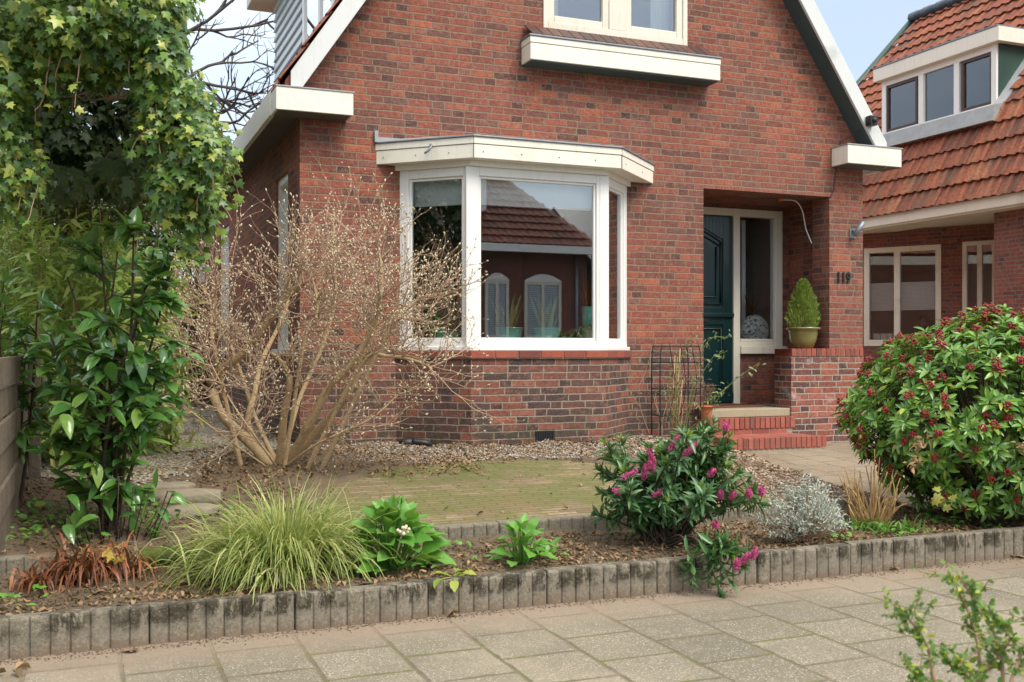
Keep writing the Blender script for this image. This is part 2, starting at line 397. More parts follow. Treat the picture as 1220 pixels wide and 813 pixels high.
def sheet(name, av, bv, hf, mat, mask=None, off=0., **tags):
    A, B = np.meshgrid(av, bv, indexing='ij'); Z = hf(A, B) + off
    V = np.stack([A, B, Z], -1).reshape(-1, 3); na, nb = len(av), len(bv)
    i, j = np.meshgrid(np.arange(na - 1), np.arange(nb - 1), indexing='ij')
    if mask is not None:
        ca = (A[:-1, :-1] + A[1:, 1:]) / 2; cb = (B[:-1, :-1] + B[1:, 1:]) / 2
        k = mask(ca, cb); i, j = i[k], j[k]
    i, j = i.ravel(), j.ravel()
    q = np.stack([i * nb + j, (i + 1) * nb + j, (i + 1) * nb + j + 1, i * nb + j + 1], 1)
    used, inv = np.unique(q.ravel(), return_inverse=True)
    return mesh_obj(name, V[used], (inv.astype(np.int32), np.full(len(q), 4, np.int32)), mat, None, 0, True, **tags)

# soil
m, nt, out = newmat('garden_soil'); p = geo_pos(nt)
c = mixc(nt, noise(nt, p, 14, 8, .7), (.085, .06, .038), (.27, .20, .13))
c = mixc(nt, maprange(nt, noise(nt, p, 3, 6, .7), .45, .62), c, (.21, .15, .095))
c = mixc(nt, maprange(nt, noise(nt, p, 5.5, 6, .7), .58, .7, 0, .7), c, (.07, .1, .025))
h = M(nt, 'ADD', noise(nt, p, 60, 8, .75), noise(nt, p, 12, 6, .7))
bn = N(nt, 'ShaderNodeBump', {'Height': h, 'Strength': 1., 'Distance': .02}).outputs[0]
b = N(nt, 'ShaderNodeBsdfPrincipled', {'Base Color': c, 'Roughness': .95, 'Normal': bn, 'Specular IOR Level': .2}); nt.links.new(b.outputs[0], out.inputs[0]); C['soil'] = m
def grid_axis(parts):
    return np.unique(np.concatenate([np.arange(*q) for q in parts]).round(4))
av = grid_axis([(-14, -1.5, .5), (-1.5, 6.5, .036), (6.5, 16, .5)])
bv = grid_axis([(4.725, 9, .036), (9, 26, .5)])
sheet('garden_soil', av, bv, Hn, C['soil'], kind='structure')

def mat_gravel(name, cols, scale, moss=None, mcol=(.1, .12, .03), disp=.02):
    m, nt, out = newmat(name); p = geo_pos(nt)
    vo = N(nt, 'ShaderNodeTexVoronoi', {'Vector': p, 'Scale': scale, 'Randomness': 1.})
    r = N(nt, 'ShaderNodeSeparateColor', {0: vo.outputs['Color']}).outputs[0]
    c = ramp(nt, r, [(i / (len(cols) - 1), q) for i, q in enumerate(cols)])
    c = mixc(nt, maprange(nt, vo.outputs['Distance'], .35, .7, 0, .7), c, (.05, .04, .03))
    c = mixc(nt, maprange(nt, noise(nt, p, 1.6, 7, .7), .5, .66, 0, moss or 0), c, mcol)
    c = mixc(nt, maprange(nt, noise(nt, p, 7, 6, .7), .52, .68, 0, .6), c, (.16, .1, .06))
    bn = N(nt, 'ShaderNodeBump', {'Height': M(nt, 'SUBTRACT', 1., vo.outputs['Distance']), 'Strength': .9, 'Distance': disp}).outputs[0]
    b = N(nt, 'ShaderNodeBsdfPrincipled', {'Base Color': c, 'Roughness': .85, 'Normal': bn}); nt.links.new(b.outputs[0], out.inputs[0]); return m
C['gravel'] = mat_gravel('driveway_gravel', [(.35, .3, .2), (.5, .44, .32), (.28, .24, .17), (.6, .55, .42)], 45, .6, (.16, .17, .06))
sheet('driveway_gravel', grid_axis([(-3, -.4, .3), (-.4, 1.66, .06)]), grid_axis([(6.9, 10, .06), (10, 17.6, .4)]), Hn, C['gravel'],
      lambda a, b: inpoly(a, b, DRIVE), .006, kind='structure')

# patio of narrow pavers
m, nt, out = newmat('mossy_patio_pavers'); uv = N(nt, 'ShaderNodeTexCoord').outputs['UV']; p = geo_pos(nt)
br = N(nt, 'ShaderNodeTexBrick', {'Vector': uv, 'Color1': (0, 0, 0, 1), 'Color2': (1, 1, 1, 1), 'Mortar': (.5, .5, .5, 1), 'Scale': 1., 'Mortar Size': .005, 'Mortar Smooth': .5, 'Brick Width': .205, 'Row Height': .05})
r = N(nt, 'ShaderNodeSeparateColor', {0: br.outputs[0]}).outputs[0]
c = ramp(nt, r, [(0, (.20, .15, .075)), (.5, (.27, .2, .105)), (1, (.36, .27, .155))])
st = N(nt, 'ShaderNodeMapping', {0: p, 3: (.6, 14., 1.)}).outputs[0]
c = mixc(nt, maprange(nt, noise(nt, st, 3, 5, .7), .4, .62, 0, .65), c, (.13, .095, .05))
c = mixc(nt, maprange(nt, noise(nt, p, 40, 6, .7), .35, .7, 0, .5), c, (.12, .085, .05))
c = mixc(nt, maprange(nt, noise(nt, p, 2.2, 7, .75), .4, .58, 0, .8), c, (.115, .125, .028))
c = mixc(nt, maprange(nt, noise(nt, p, 1.3, 4, .6), .55, .7, 0, .5), c, (.2, .12, .07))
c = mixc(nt, M(nt, 'MULTIPLY', br.outputs['Fac'], .6), c, (.08, .065, .025))
h = M(nt, 'SUBTRACT', M(nt, 'MULTIPLY', noise(nt, p, 50, 5), .5), br.outputs['Fac'])
bn = N(nt, 'ShaderNodeBump', {'Height': h, 'Strength': .7, 'Distance': .008}).outputs[0]
b = N(nt, 'ShaderNodeBsdfPrincipled', {'Base Color': c, 'Roughness': .9, 'Normal': bn}); nt.links.new(b.outputs[0], out.inputs[0]); C['patio'] = m
sheet('patio_paving', np.arange(1.2, 4.4, .03), np.arange(5.575, 7.4, .03), lambda a, b: H0(a, b) + vnoise(a, b, 2, 9) * .02 - .006 * 0, C['patio'],
      lambda a, b: inpoly(a, b, PATIO), .0, kind='structure')

def mat_slabs(name, w, cols, joint, dirtb=None, offx=0., stag=.5):
    m, nt, out = newmat(name); p = geo_pos(nt); s = N(nt, 'ShaderNodeSeparateXYZ', {0: p})
    wob = M(nt, 'MULTIPLY', M(nt, 'SUBTRACT', noise(nt, p, 3.5, 5, .7), .5), .03)
    x = M(nt, 'DIVIDE', M(nt, 'ADD', M(nt, 'ADD', s.outputs[0], wob), 20 * w - offx), w)
    col = M(nt, 'FLOOR', x); fx = M(nt, 'SUBTRACT', x, col)
    y = M(nt, 'ADD', M(nt, 'DIVIDE', M(nt, 'ADD', M(nt, 'ADD', s.outputs[1], wob), 40 * w), w), M(nt, 'MULTIPLY', col, stag))
    row = M(nt, 'FLOOR', y); fy = M(nt, 'SUBTRACT', y, row)
    e = M(nt, 'MINIMUM', M(nt, 'MINIMUM', fx, M(nt, 'SUBTRACT', 1., fx)), M(nt, 'MINIMUM', fy, M(nt, 'SUBTRACT', 1., fy)))
    fac = maprange(nt, e, .012, .026)
    jw = maprange(nt, M(nt, 'ADD', e, M(nt, 'MULTIPLY', M(nt, 'SUBTRACT', noise(nt, p, 14, 8, .8), .5), .14)), .0, .05)
    wn = N(nt, 'ShaderNodeTexWhiteNoise', {'Vector': N(nt, 'ShaderNodeCombineXYZ', {0: col, 1: row}).outputs[0]})
    c = ramp(nt, wn.outputs['Value'], [(i / (len(cols) - 1), q) for i, q in enumerate(cols)])
    c = mixc(nt, maprange(nt, noise(nt, p, 80, 6, .8), .4, .62, 0, .8), c, tuple(v * .5 for v in cols[0]))
    vo = N(nt, 'ShaderNodeTexVoronoi', {'Vector': p, 'Scale': 75., 'Randomness': 1.})
    c = mixc(nt, maprange(nt, vo.outputs['Distance'], .14, .26, .85, 0), c, (.62, .57, .48))
    c = mixc(nt, maprange(nt, noise(nt, p, 2.3, 8, .75), .42, .66, 0, .6), c, tuple(v * .62 for v in cols[1]))
    c = mixc(nt, maprange(nt, noise(nt, p, .9, 5, .6), .45, .7, 0, .5), c, (.33, .27, .19))
    jn = noise(nt, p, 2.6, 6, .7)
    jcol = mixc(nt, maprange(nt, jn, .45, .6), joint[0], joint[1])
    c = mixc(nt, maprange(nt, noise(nt, p, 13, 7, .8), .52, .68, 0, .6), c, (.33, .27, .2))
    c = mixc(nt, M(nt, 'MULTIPLY', M(nt, 'SUBTRACT', 1., jw), maprange(nt, jn, .3, .55, .45, 1.)), c, jcol)
    if dirtb:
        k = maprange(nt, M(nt, 'ADD', s.outputs[1], M(nt, 'MULTIPLY', M(nt, 'SUBTRACT', noise(nt, p, 4, 8, .75), .5), .5)), dirtb[0], dirtb[1])
        c = mixc(nt, M(nt, 'MULTIPLY', k, .85), c, mixc(nt, noise(nt, p, 30, 6, .7), (.17, .12, .08), (.33, .25, .18)))
    tone = M(nt, 'MULTIPLY', wn.outputs['Value'], .4)
    h = M(nt, 'ADD', M(nt, 'MULTIPLY', fac, 1.), M(nt, 'ADD', M(nt, 'MULTIPLY', noise(nt, p, 120, 4), .35), tone))
    bn = N(nt, 'ShaderNodeBump', {'Height': h, 'Strength': .6, 'Distance': .008}).outputs[0]
    b = N(nt, 'ShaderNodeBsdfPrincipled', {'Base Color': c, 'Roughness': .88, 'Normal': bn}); nt.links.new(b.outputs[0], out.inputs[0]); return m
C['pavers'] = mat_slabs('pavement_slabs', .356, [(.165, .145, .10), (.245, .212, .145), (.2, .175, .12), (.29, .25, .175)], ((.11, .085, .05), (.12, .12, .035)), (4.15, 4.62), .125)
C['path'] = mat_slabs('path_slabs', .3, [(.24, .18, .12), (.28, .21, .14), (.26, .2, .13)], ((.16, .12, .08), (.14, .12, .05)), None, .0)
sheet('pavement', np.linspace(-14, 18, 5), np.linspace(.6, 4.76, 3), lambda a, b: a * 0, C['pavers'], kind='structure')
sheet('garden_path', np.arange(4.9, 13.05, .1), np.arange(4.8, 20, .06), H0, C['path'], lambda a, b: inpoly(a, b, PATH), -.008, kind='structure')
C['asphalt'] = mat_plain('asphalt', (.05, .05, .052), .9, .3, 40, .4, 120)
C['far_ground'] = mat_plain('far_ground', (.12, .11, .07), .95, .4, .3)
mb = MB(); mb.box((-14, .48, -.12), (18, .6, .005)); mb.build('kerb', mat_plain('kerb_concrete', (.3, .29, .27), .9, .2, 20, .3, 80), kind='structure')
mb = MB(); mb.add([(-60, -6, -.1), (60, -6, -.1), (60, .48, -.1), (-60, .48, -.1)], [(0, 1, 2, 3)]); mb.build('road', C['asphalt'], kind='structure')
mb = MB(); mb.add([(-400, -400, -.14), (400, -400, -.14), (400, 400, -.14), (-400, 400, -.14)], [(0, 1, 2, 3)]); mb.build('ground', C['far_ground'], kind='structure')
mb = MB(); mb.add([(-60, -10, -.02), (60, -10, -.02), (60, -6, -.02), (-60, -6, -.02)], [(0, 1, 2, 3)]); mb.build('far_pavement', C['pavers'], kind='structure')

# ------------------------------------------------------------------ scalloped concrete edging
m, nt, out = newmat('mossy_concrete'); p = geo_pos(nt); s = N(nt, 'ShaderNodeSeparateXYZ', {0: p})
c = mixc(nt, maprange(nt, noise(nt, p, 60, 7, .8), .35, .65), (.11, .095, .07), (.27, .235, .17))
c = mixc(nt, maprange(nt, noise(nt, p, 3, 5, .6), .4, .7, 0, .5), c, (.24, .21, .165))
c = mixc(nt, maprange(nt, noise(nt, p, 7, 4, .6), .5, .7, 0, .5), c, (.14, .12, .085))
zz = M(nt, 'ADD', s.outputs[2], M(nt, 'MULTIPLY', M(nt, 'SUBTRACT', noise(nt, p, 30, 7, .8), .5), .24))
stm = N(nt, 'ShaderNodeMapping', {0: p, 3: (1, 1, .35)}).outputs[0]
k = M(nt, 'MULTIPLY', maprange(nt, zz, .07, .11), M(nt, 'MULTIPLY', maprange(nt, noise(nt, p, 3.2, 4, .6), .36, .5), maprange(nt, noise(nt, stm, 17, 5, .7), .43, .52)))
k = M(nt, 'MULTIPLY', k, maprange(nt, s.outputs[2], .16, .178, 1, .15))
k = M(nt, 'MULTIPLY', k, maprange(nt, noise(nt, p, 90, 3, .6), .3, .45))
c = mixc(nt, M(nt, 'MULTIPLY', k, .93), c, mixc(nt, noise(nt, p, 50, 3), (.018, .014, .007), (.045, .036, .016)))
c = mixc(nt, maprange(nt, zz, .05, .015, 0, .75), c, (.17, .12, .08))
bn = N(nt, 'ShaderNodeBump', {'Height': M(nt, 'ADD', noise(nt, p, 110, 5, .7), M(nt, 'MULTIPLY', k, .8)), 'Strength': .7, 'Distance': .006}).outputs[0]
b = N(nt, 'ShaderNodeBsdfPrincipled', {'Base Color': c, 'Roughness': .92, 'Normal': bn}); nt.links.new(b.outputs[0], out.inputs[0]); C['concrete'] = m
def edging_row(name, label, a0, a1, bf, z0, zf, group=None, thick=.07, unit_l=.617, holes=()):
    root = thing(name, label, 'garden edging', (a0, bf, z0), group)
    a = a0; i = 0
    while a < a1 - .05:
        L = min(unit_l, a1 - a) - .004; k = max(1, int(round(L / .077))); w = L / k; pl = []
        db = rng.normal() * .006; dz = rng.normal() * .004; rot = rng.normal() * .004
        for s_ in range(k):
            for q in range(7):
                an = math.pi * q / 6
                if q == 6 and s_ < k - 1: continue
                pl.append((a + w * (s_ + .5) - math.cos(an) * w * .5, bf + db + rot * s_ / k - max(0, math.sin(an)) ** .8 * .015 + .015))
        mbk = MB(); n_ = len(pl); back = bf + thick + db
        zt = zf((a + L / 2, bf)) + dz
        # body, then a worn rounded top edge
        rings = []
        for dz_, ins in ((z0 - zt, 0), (-.012, 0), (-.003, .004), (0, .012)):
            rings.append([(x + 0, min(y + ins, back), zt + dz_) for x, y in pl] + [(pl[-1][0], back, zt + dz_), (pl[0][0], back, zt + dz_)])
        V = [v for r_ in rings for v in r_]; K = n_ + 2; fcs = []
        for r_ in range(3):
            for j in range(K): fcs.append((r_ * K + j, r_ * K + (j + 1) % K, (r_ + 1) * K + (j + 1) % K, (r_ + 1) * K + j))
        fcs.append(tuple(3 * K + j for j in range(K)))
        mbk.add(V, fcs); mbk.build('edging_block', C['concrete'], root)
        a += unit_l; i += 1
    return root
edging_row('garden_edging', 'long scalloped concrete edging with black moss between bed and pavement', -2.84, 7.6, 4.665, -.06, lambda p: .168)
edging_row('garden_edging', 'low scalloped edging holding back the mossy patio behind the flower bed', .95, 4.9, 5.53, .05, lambda p: float(H0(p[0], 5.65)) + .012)
edging_row('garden_edging', 'short low concrete edging behind the red withered clumps at the far left', -1.9, -.05, 5.5, .05, lambda p: .255)

# ------------------------------------------------------------------ generic builders
def wall_panel(mb, O, u, n, us, zs, holes, thick=.3, clip=None, reveal=None):
    """wall face cut by holes (u0,u1,z0,z1); returns nothing, adds front, back and reveals"""
    O = np.array(O, float); u = np.array(u, float); n = np.array(n, float)
    us = sorted(set(us + [h[0] for h in holes] + [h[1] for h in holes])); zs = sorted(set(zs + [h[2] for h in holes] + [h[3] for h in holes]))
    us = [x for x in us]; zmax = max(zs)
    P = lambda a, h, d: O + u * a + n * d + np.array([0, 0, h])
    for i in range(len(us) - 1):
        for j in range(len(zs) - 1):
            ua, ub, za, zb = us[i], us[i + 1], zs[j], zs[j + 1]
            um, zm = (ua + ub) / 2, (za + zb) / 2
            if any(h[0] < um < h[1] and h[2] < zm < h[3] for h in holes): continue
            poly = [(ua, za), (ub, za), (ub, zb), (ua, zb)]
            if clip:
                for (A, B, D) in clip:            # keep A*u+B*z<=D
                    res = []
                    for q in range(len(poly)):
                        p0, p1 = poly[q], poly[(q + 1) % len(poly)]
                        d0, d1 = A * p0[0] + B * p0[1] - D, A * p1[0] + B * p1[1] - D
                        if d0 <= 0: res.append(p0)
                        if d0 * d1 < 0:
                            t = d0 / (d0 - d1); res.append((p0[0] + (p1[0] - p0[0]) * t, p0[1] + (p1[1] - p0[1]) * t))
                    poly = res
                    if len(poly) < 3: break
            if len(poly) < 3: continue
            k = len(poly)
            mb.add([P(a, h, 0) for a, h in poly], [tuple(range(k))])
            mb.add([P(a, h, -thick) for a, h in poly], [tuple(range(k))[::-1]])
    for h in holes:
        u0, u1, z0, z1 = h; t = thick if reveal is None else reveal
        for a, b_ in (((u0, z0), (u1, z0)), ((u1, z0), (u1, z1)), ((u1, z1), (u0, z1)), ((u0, z1), (u0, z0))):
            mb.add([P(a[0], a[1], 0), P(b_[0], b_[1], 0), P(b_[0], b_[1], -t), P(a[0], a[1], -t)], [(0, 1, 2, 3)])
def frame(mb, O, u, n, u0, u1, z0, z1, l, r, t, b, d0, d1):
    mb.lbox(O, u, n, u0, u0 + l, z0, z1, d0, d1); mb.lbox(O, u, n, u1 - r, u1, z0, z1, d0, d1)
    mb.lbox(O, u, n, u0 + l, u1 - r, z1 - t, z1, d0, d1 - .0015); mb.lbox(O, u, n, u0 + l, u1 - r, z0, z0 + b, d0, d1 - .0015)
def pane(name, mat, parent, O, u, n, u0, u1, z0, z1, d):
    mb = MB(); mb.lbox(O, u, n, u0, u1, z0, z1, d - .004, d); return mb.build(name, mat, parent)
def tiles(mb, O, e1, e2, nn, ncol, nrow, w, ex, inside=None, amp=.022, lip=.02):
    O = np.array(O, float); e1 = unit(np.array(e1, float)); e2 = unit(np.array(e2, float)); nn = unit(np.array(nn, float))
    prof = [(-.02, .35), (.15, 1.), (.3, 1.1), (.45, .5), (.62, 0.), (.85, .0), (1.0, .35)]
    for r_ in range(nrow):
        for c_ in range(ncol):
            if inside and not inside(c_ * w + w / 2, r_ * ex + ex / 2): continue
            j = rng.normal(size=3) * .003
            V = []
            for k, (s_, hgt) in enumerate(((r_ * ex - .0, lip), (r_ * ex + ex * 1.12, .0))):
                for x, a in prof:
                    V.append(O + e1 * (c_ * w + x * w + j[0]) + e2 * (s_ + j[1]) + nn * (a * amp + hgt + .014 + j[2]))
            for x, a in prof:
                V.append(O + e1 * (c_ * w + x * w + j[0]) + e2 * (r_ * ex + j[1]) + nn * (a * amp + lip - .004))
            K = len(prof); f = [(i, i + 1, K + i + 1, K + i) for i in range(K - 1)] + [(2 * K + i, 2 * K + i + 1, i + 1, i) for i in range(K - 1)]
            mb.add(V, f, False)

# ------------------------------------------------------------------ the brick house
FB = 8.687
house = thing('brick_house', 'red brick house with white bay window and recessed green front door', 'house', (4.57, FB, .45))
Of, U, Nn = (0, FB, 0), (1, 0, 0), (0, -1, 0)
APX = 4.53
zin = lambda a: 3.41 + 1.47 * (2.9 - abs(a - APX))
APEX = zin(APX)
clip = [(-1.47, 1, 3.41 + 1.47 * (2.9 - APX)), (1.47, 1, 3.41 + 1.47 * (2.9 + APX))]
uw = (3.849, 5.376, 4.19, 5.75)
mb = MB()
wall_panel(mb, Of, U, Nn, [1.636, 7.51], [1.262, 3.3, 8], [(2.55, 4.66, 1.262, 2.8), uw, (5.562, 7.078, 1.262, 2.835)], .27, clip)
# side walls and rear
wall_panel(mb, (1.636, FB, 0), (0, 1, 0), (-1, 0, 0), [0, 9.3], [1.262, 3.3], [(.55, 1.17, 1.262, 2.84), (4.7, 5.7, 1.262, 2.84), (7.6, 8.6, 1.262, 2.6)], .25)
mb.box((7.26, FB + .27, 1.262), (7.512, 18, 3.3)); mb.box((1.7, 17.75, 1.262), (7.3, 18, 3.3))
mb.build('wall', C['brick'], house)
mb = MB()
wall_panel(mb, Of, U, Nn, [1.636, 7.51], [.2, 1.262], [(5.562, 6.606, .2, 1.262)], .27)
mb.box((1.636, FB + .001, .2), (1.88, 18, 1.262)); mb.box((7.26, FB + .27, .2), (7.512, 18, 1.262))
mb.build('base_wall', C['plinth'], house)
# blocks of paler stained brick at the porch
mb = MB(); mb.lbox(Of, U, Nn, 6.6, 7.515, .2, 1.19, -.275, .004); mb.build('porch_wall', C['lowwall'], house)
mb = MB()
x = 6.6
while x < 7.5:
    mb.box((x + .002, FB - .012 + random.uniform(-.002, .002), 1.194), (x + .052, FB + .28, 1.272 + random.uniform(-.002, .002))); x += .061
mb.build('coping', C['loose_brick'], house, .003)
mb = MB(); mb.box((6.604, FB - .004, 1.186), (7.508, FB + .272, 1.262)); mb.build('mortar_bed', C['mortar'], house)
# porch room
BD = 9.6
mb = MB()
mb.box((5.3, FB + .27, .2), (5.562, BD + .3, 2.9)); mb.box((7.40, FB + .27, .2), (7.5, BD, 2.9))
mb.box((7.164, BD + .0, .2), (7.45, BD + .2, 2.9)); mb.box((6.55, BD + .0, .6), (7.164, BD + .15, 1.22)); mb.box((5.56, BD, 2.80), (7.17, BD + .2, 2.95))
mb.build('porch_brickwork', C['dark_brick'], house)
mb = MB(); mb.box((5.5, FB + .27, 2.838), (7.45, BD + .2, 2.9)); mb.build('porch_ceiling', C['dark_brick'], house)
# steps
steps = MB()
x = 5.47
while x < 6.58:
    steps.box((x, 8.64, .475), (x + .052, 8.70, .585)); x += .0605
x = 5.56
while x < 6.6:
    steps.box((x, 8.19, .32), (x + .052, 8.29, .425)); x += .0605
for r0, zt, b0, b1 in ((5.47, .47, 8.63, 8.68),):
    x = 5.47
    while x < 6.5: steps.box((x, 8.648, .42), (x + .2, 8.7, .468)); x += .212
y = 8.3
while y < 8.62:
    x = 5.56 + random.uniform(-.05, 0)
    while x < 6.45: steps.box((x, y, .33), (min(x + .2, 6.6), y + .052, .424)); x += .21
    y += .0605
steps.build('front_steps', C['step_brick'], house, .004)
mb = MB(); mb.box((5.48, 8.655, .3), (6.59, 8.93, .575)); mb.box((5.57, 8.2, .2), (6.59, 8.65, .415)); mb.build('step_mortar', C['mortar'], house)
mb = MB(); mb.box((5.564, 8.70, .587), (6.604, BD + .1, .668)); mb.build('threshold_slab', C['slab'], house, .008)
mb = MB(); mb.box((6.604, FB + .28, .5), (7.4, BD + .1, .66)); mb.build('porch_floor', C['mortar'], house)

# door frame, door, side light
Od = (0, BD, 0)
mb = MB(); zt = 2.80
mb.lbox(Od, U, Nn, 5.563, 5.64, .668, zt, -.08, .02)
mb.lbox(Od, U, Nn, 6.515, 6.60, .668, zt, -.08, .025)
mb.lbox(Od, U, Nn, 5.64, 6.515, 2.72, zt, -.08, .02); mb.lbox(Od, U, Nn, 6.60, 7.164, 2.72, zt, -.08, .02)
mb.lbox(Od, U, Nn, 7.07, 7.164, 1.30, 2.72, -.08, .02)
mb.lbox(Od, U, Nn, 6.60, 7.07, 1.30, 1.345, -.08, .018)
mb.build('door_frame', C['beige'], house, .004)
mb = MB(); mb.lbox(Od, U, Nn, 6.60, 7.21, 1.215, 1.30, -.08, .05); mb.lbox(Od, U, Nn, 6.62, 7.055, 1.345, 1.38, -.06, .004); mb.build('sill', C['beige'], house, .006)
door = None
mb = MB()
mb.lbox(Od, U, Nn, 5.642, 6.513, .675, 2.718, -.05, -.008)
dr = mb.build('door', C['green_paint'], house, .004)
mb = MB()
# raised frame, leaving two sunk panels; the upper one has an arched head
du0, du1 = 5.76, 6.395
mb.lbox(Od, U, Nn, 5.642, du0, .675, 2.718, -.008, .008); mb.lbox(Od, U, Nn, du1, 6.513, .675, 2.718, -.008, .008)
mb.lbox(Od, U, Nn, du0, du1, .675, .83, -.008, .007); mb.lbox(Od, U, Nn, du0, du1, 1.53, 1.72, -.008, .007)
K = 14; topz = lambda s_: 2.46 + .12 * (.5 - .5 * math.cos(2 * math.pi * s_)) ** .7
for i in range(K):
    s0, s1 = i / K, (i + 1) / K; x0, x1 = du0 + (du1 - du0) * s0, du0 + (du1 - du0) * s1
    y0, y1 = BD + .008, BD - .007
    mb.hexa([(x0, y1, topz(s0)), (x1, y1, topz(s1)), (x1, y0, topz(s1)), (x0, y0, topz(s0)), (x0, y1, 2.718), (x1, y1, 2.718), (x1, y0, 2.718), (x0, y0, 2.718)])
mb.build('door_rails', C['green_paint'], dr, .003)
mb = MB()
def mould(pts): mb.tube([(a, BD - .006, z) for a, z in pts], .009, 5, True)
top = [(du0 + (du1 - du0) * i / K + (.03 if i == 0 else (-.03 if i == K else 0)), topz(i / K) - .03) for i in range(K + 1)]
mould([(du0 + .03, 1.76)] + top + [(du1 - .03, 1.76), (du0 + .03, 1.76)])
mould([(du0 + .03, .87), (du0 + .03, 1.49), (du1 - .03, 1.49), (du1 - .03, .87), (du0 + .03, .87)])
top2 = [(du0 + (du1 - du0) * i / K + (.085 if i == 0 else (-.085 if i == K else 0)), topz(i / K) - .085) for i in range(K + 1)]
mould([(du0 + .085, 1.83)] + top2 + [(du1 - .085, 1.83), (du0 + .085, 1.83)])
mb.lbox(Od, U, Nn, 5.642, 6.513, 1.615, 1.655, .007, .04)
mb.lbox(Od, U, Nn, 5.642, 6.513, .70, .79, .007, .03)
mb.build('moulding', C['green_paint'], dr, .003)
mb = MB(); mb.lbox(Od, U, Nn, 5.68, 5.73, 1.5, 1.75, .008, .014); mb.tube([(5.705, BD - .014, 1.66), (5.705, BD - .06, 1.66), (5.82, BD - .06, 1.66)], .009, 8); mb.build('door_handle', C['zinc'], dr)
mb = MB(); mb.lbox(Od, U, Nn, 5.9, 6.2, 1.56, 1.61, .007, .02); mb.build('letter_plate', C['black'], dr, .002)
pane('pane', C['glass2'], house, Od, U, Nn, 6.60, 7.07, 1.345, 2.72, -.03)
# hall behind the side light
mb = MB(); mb.box((5.6, 11.4, .6), (7.2, 11.5, 2.9)); mb.box((5.56, BD + .1, .6), (5.62, 11.5, 2.9)); mb.box((7.2, BD + .2, .6), (7.25, 11.5, 2.9)); mb.box((5.6, BD + .1, .55), (7.2, 11.5, .6)); mb.box((5.6, BD + .1, 2.9), (7.2, 11.5, 2.95))
mb.build('hall_interior', C['room'], house)
mb = MB(); mb.box((6.81, BD + .25, .7), (6.86, BD + .3, 2.72)); mb.build('inner_post', C['white'], house)
mb = MB(); mb.box((6.6, BD + .04, 1.26), (7.07, BD + .34, 1.3)); mb.build('inner_shelf', C['white'], house)

# bay window: brick base, capping, frame
BP = [(2.467, 8.687), (2.972, 8.192), (4.241, 8.192), (4.746, 8.687)]
mb = MB()
for i in range(3):
    p, q = BP[i], BP[i + 1]; mb.add([(p[0], p[1], .2), (q[0], q[1], .2), (q[0], q[1], 1.178), (p[0], p[1], 1.178)], [(0, 1, 2, 3)])
mb.add([(p[0], p[1], 1.178) for p in BP], [(0, 1, 2, 3)])
mb.build('bay_base', C['plinth'], house)
caps = MB(); bed = MB()
def face_frame(P0, P1):
    P0 = np.array([*P0, 0.]); P1 = np.array([*P1, 0.]); d = P1 - P0; L = np.linalg.norm(d); u = d / L; n = np.array([u[1], -u[0], 0.]); return P0, u, n, L
for i in range(3):
    O, u, n, L = face_frame(BP[i], BP[i + 1]); k = max(3, round(L / .212)); w = L / k
    for j in range(k):
        caps.lbox(O, u, n, j * w + .004 + (0 if j else -.012 if i else 0), (j + 1) * w - .004 + (.012 if (j == k - 1 and i < 2) else 0), 1.187, 1.248 + random.uniform(-.002, .002), -.10, .024 + random.uniform(-.002, .002))
    bed.lbox(O, u, n, 0, L, 1.179, 1.243, -.1, .014)
caps.build('capping', C['loose_brick'], house, .004); bed.build('mortar_bed', C['mortar'], house)
def inset(P, d):
    # offset the three-sided bay outline inwards by d
    (x0, y0), (x1, y1), (x2, y2), (x3, y3) = P; k = d * math.tan(math.pi / 8); s = d * math.sqrt(2)
    return [(x0 + s, y0), (x1 + k, y1 + d), (x2 - k, y2 + d), (x3 - s, y3)]
WP = inset(BP, .02)
fr = MB()
glassL = []
Z0, Z1, Z2, Z3 = 1.25, 1.335, 2.725, 2.80
for i in range(3):
    O, u, n, L = face_frame(WP[i], WP[i + 1])
    l = .085 if i != 1 else .075; r_ = .075 if i < 2 else .085
    frame(fr, O, u, n, 0, L, Z0, Z3, l, r_, Z3 - Z2, Z1 - Z0, -.07, 0)
    frame(fr, O, u, n, l, L - r_, Z1, Z2, .022, .022, .022, .025, -.055, -.018)
    glassL.append((O, u, n, l, L - r_))
    fr.lbox(O, u, n, -.008, L + .008, Z0, Z0 + .035, 0, .028)
for (x, y) in WP[1:3]:
    fr.lbox((x, y, 0), (1, 0, 0), (0, -1, 0), -.045, .045, Z0 + .036, Z3 - .002, -.07, .006)
bayf = fr.build('bay_window', C['white'], house, .005)
for (O, u, n, a0, a1) in glassL: pane('pane', C['glass'], bayf, O, u, n, a0 + .02, a1 - .02, Z1 + .02, Z2 - .02, -.035)
# roller blinds just behind the glass and a pale side curtain
mb = MB()
for i, (O, u, n, a0, a1) in enumerate(glassL[:2]): mb.lbox(O, u, n, a0 - .02, a1 + .02, 2.50 if i == 0 else 2.5, 2.74, -.13, -.127)
mb.build('roller_blind', C['roller'], bayf)
mb = MB()
O, u, n, a0, a1 = glassL[2]
V = []; f = []
for i in range(40):
    x = a0 + (a1 - a0) * i / 39; d = -.09 - .012 * math.sin(i * 1.7)
    for z in (1.3, 2.75): q = O + u * x + n * d; V.append((q[0], q[1], z))
    if i: f.append((2 * i - 2, 2 * i, 2 * i + 1, 2 * i - 1))
mb.add(V, f, True); mb.build('curtain', C['curtain'], bayf)
mb = MB()
mb.prism([(2.62, 8.70), (3.02, 8.30), (4.19, 8.30), (4.6, 8.70)], 1.252, 1.285); mb.build('window_board', C['room'], bayf)
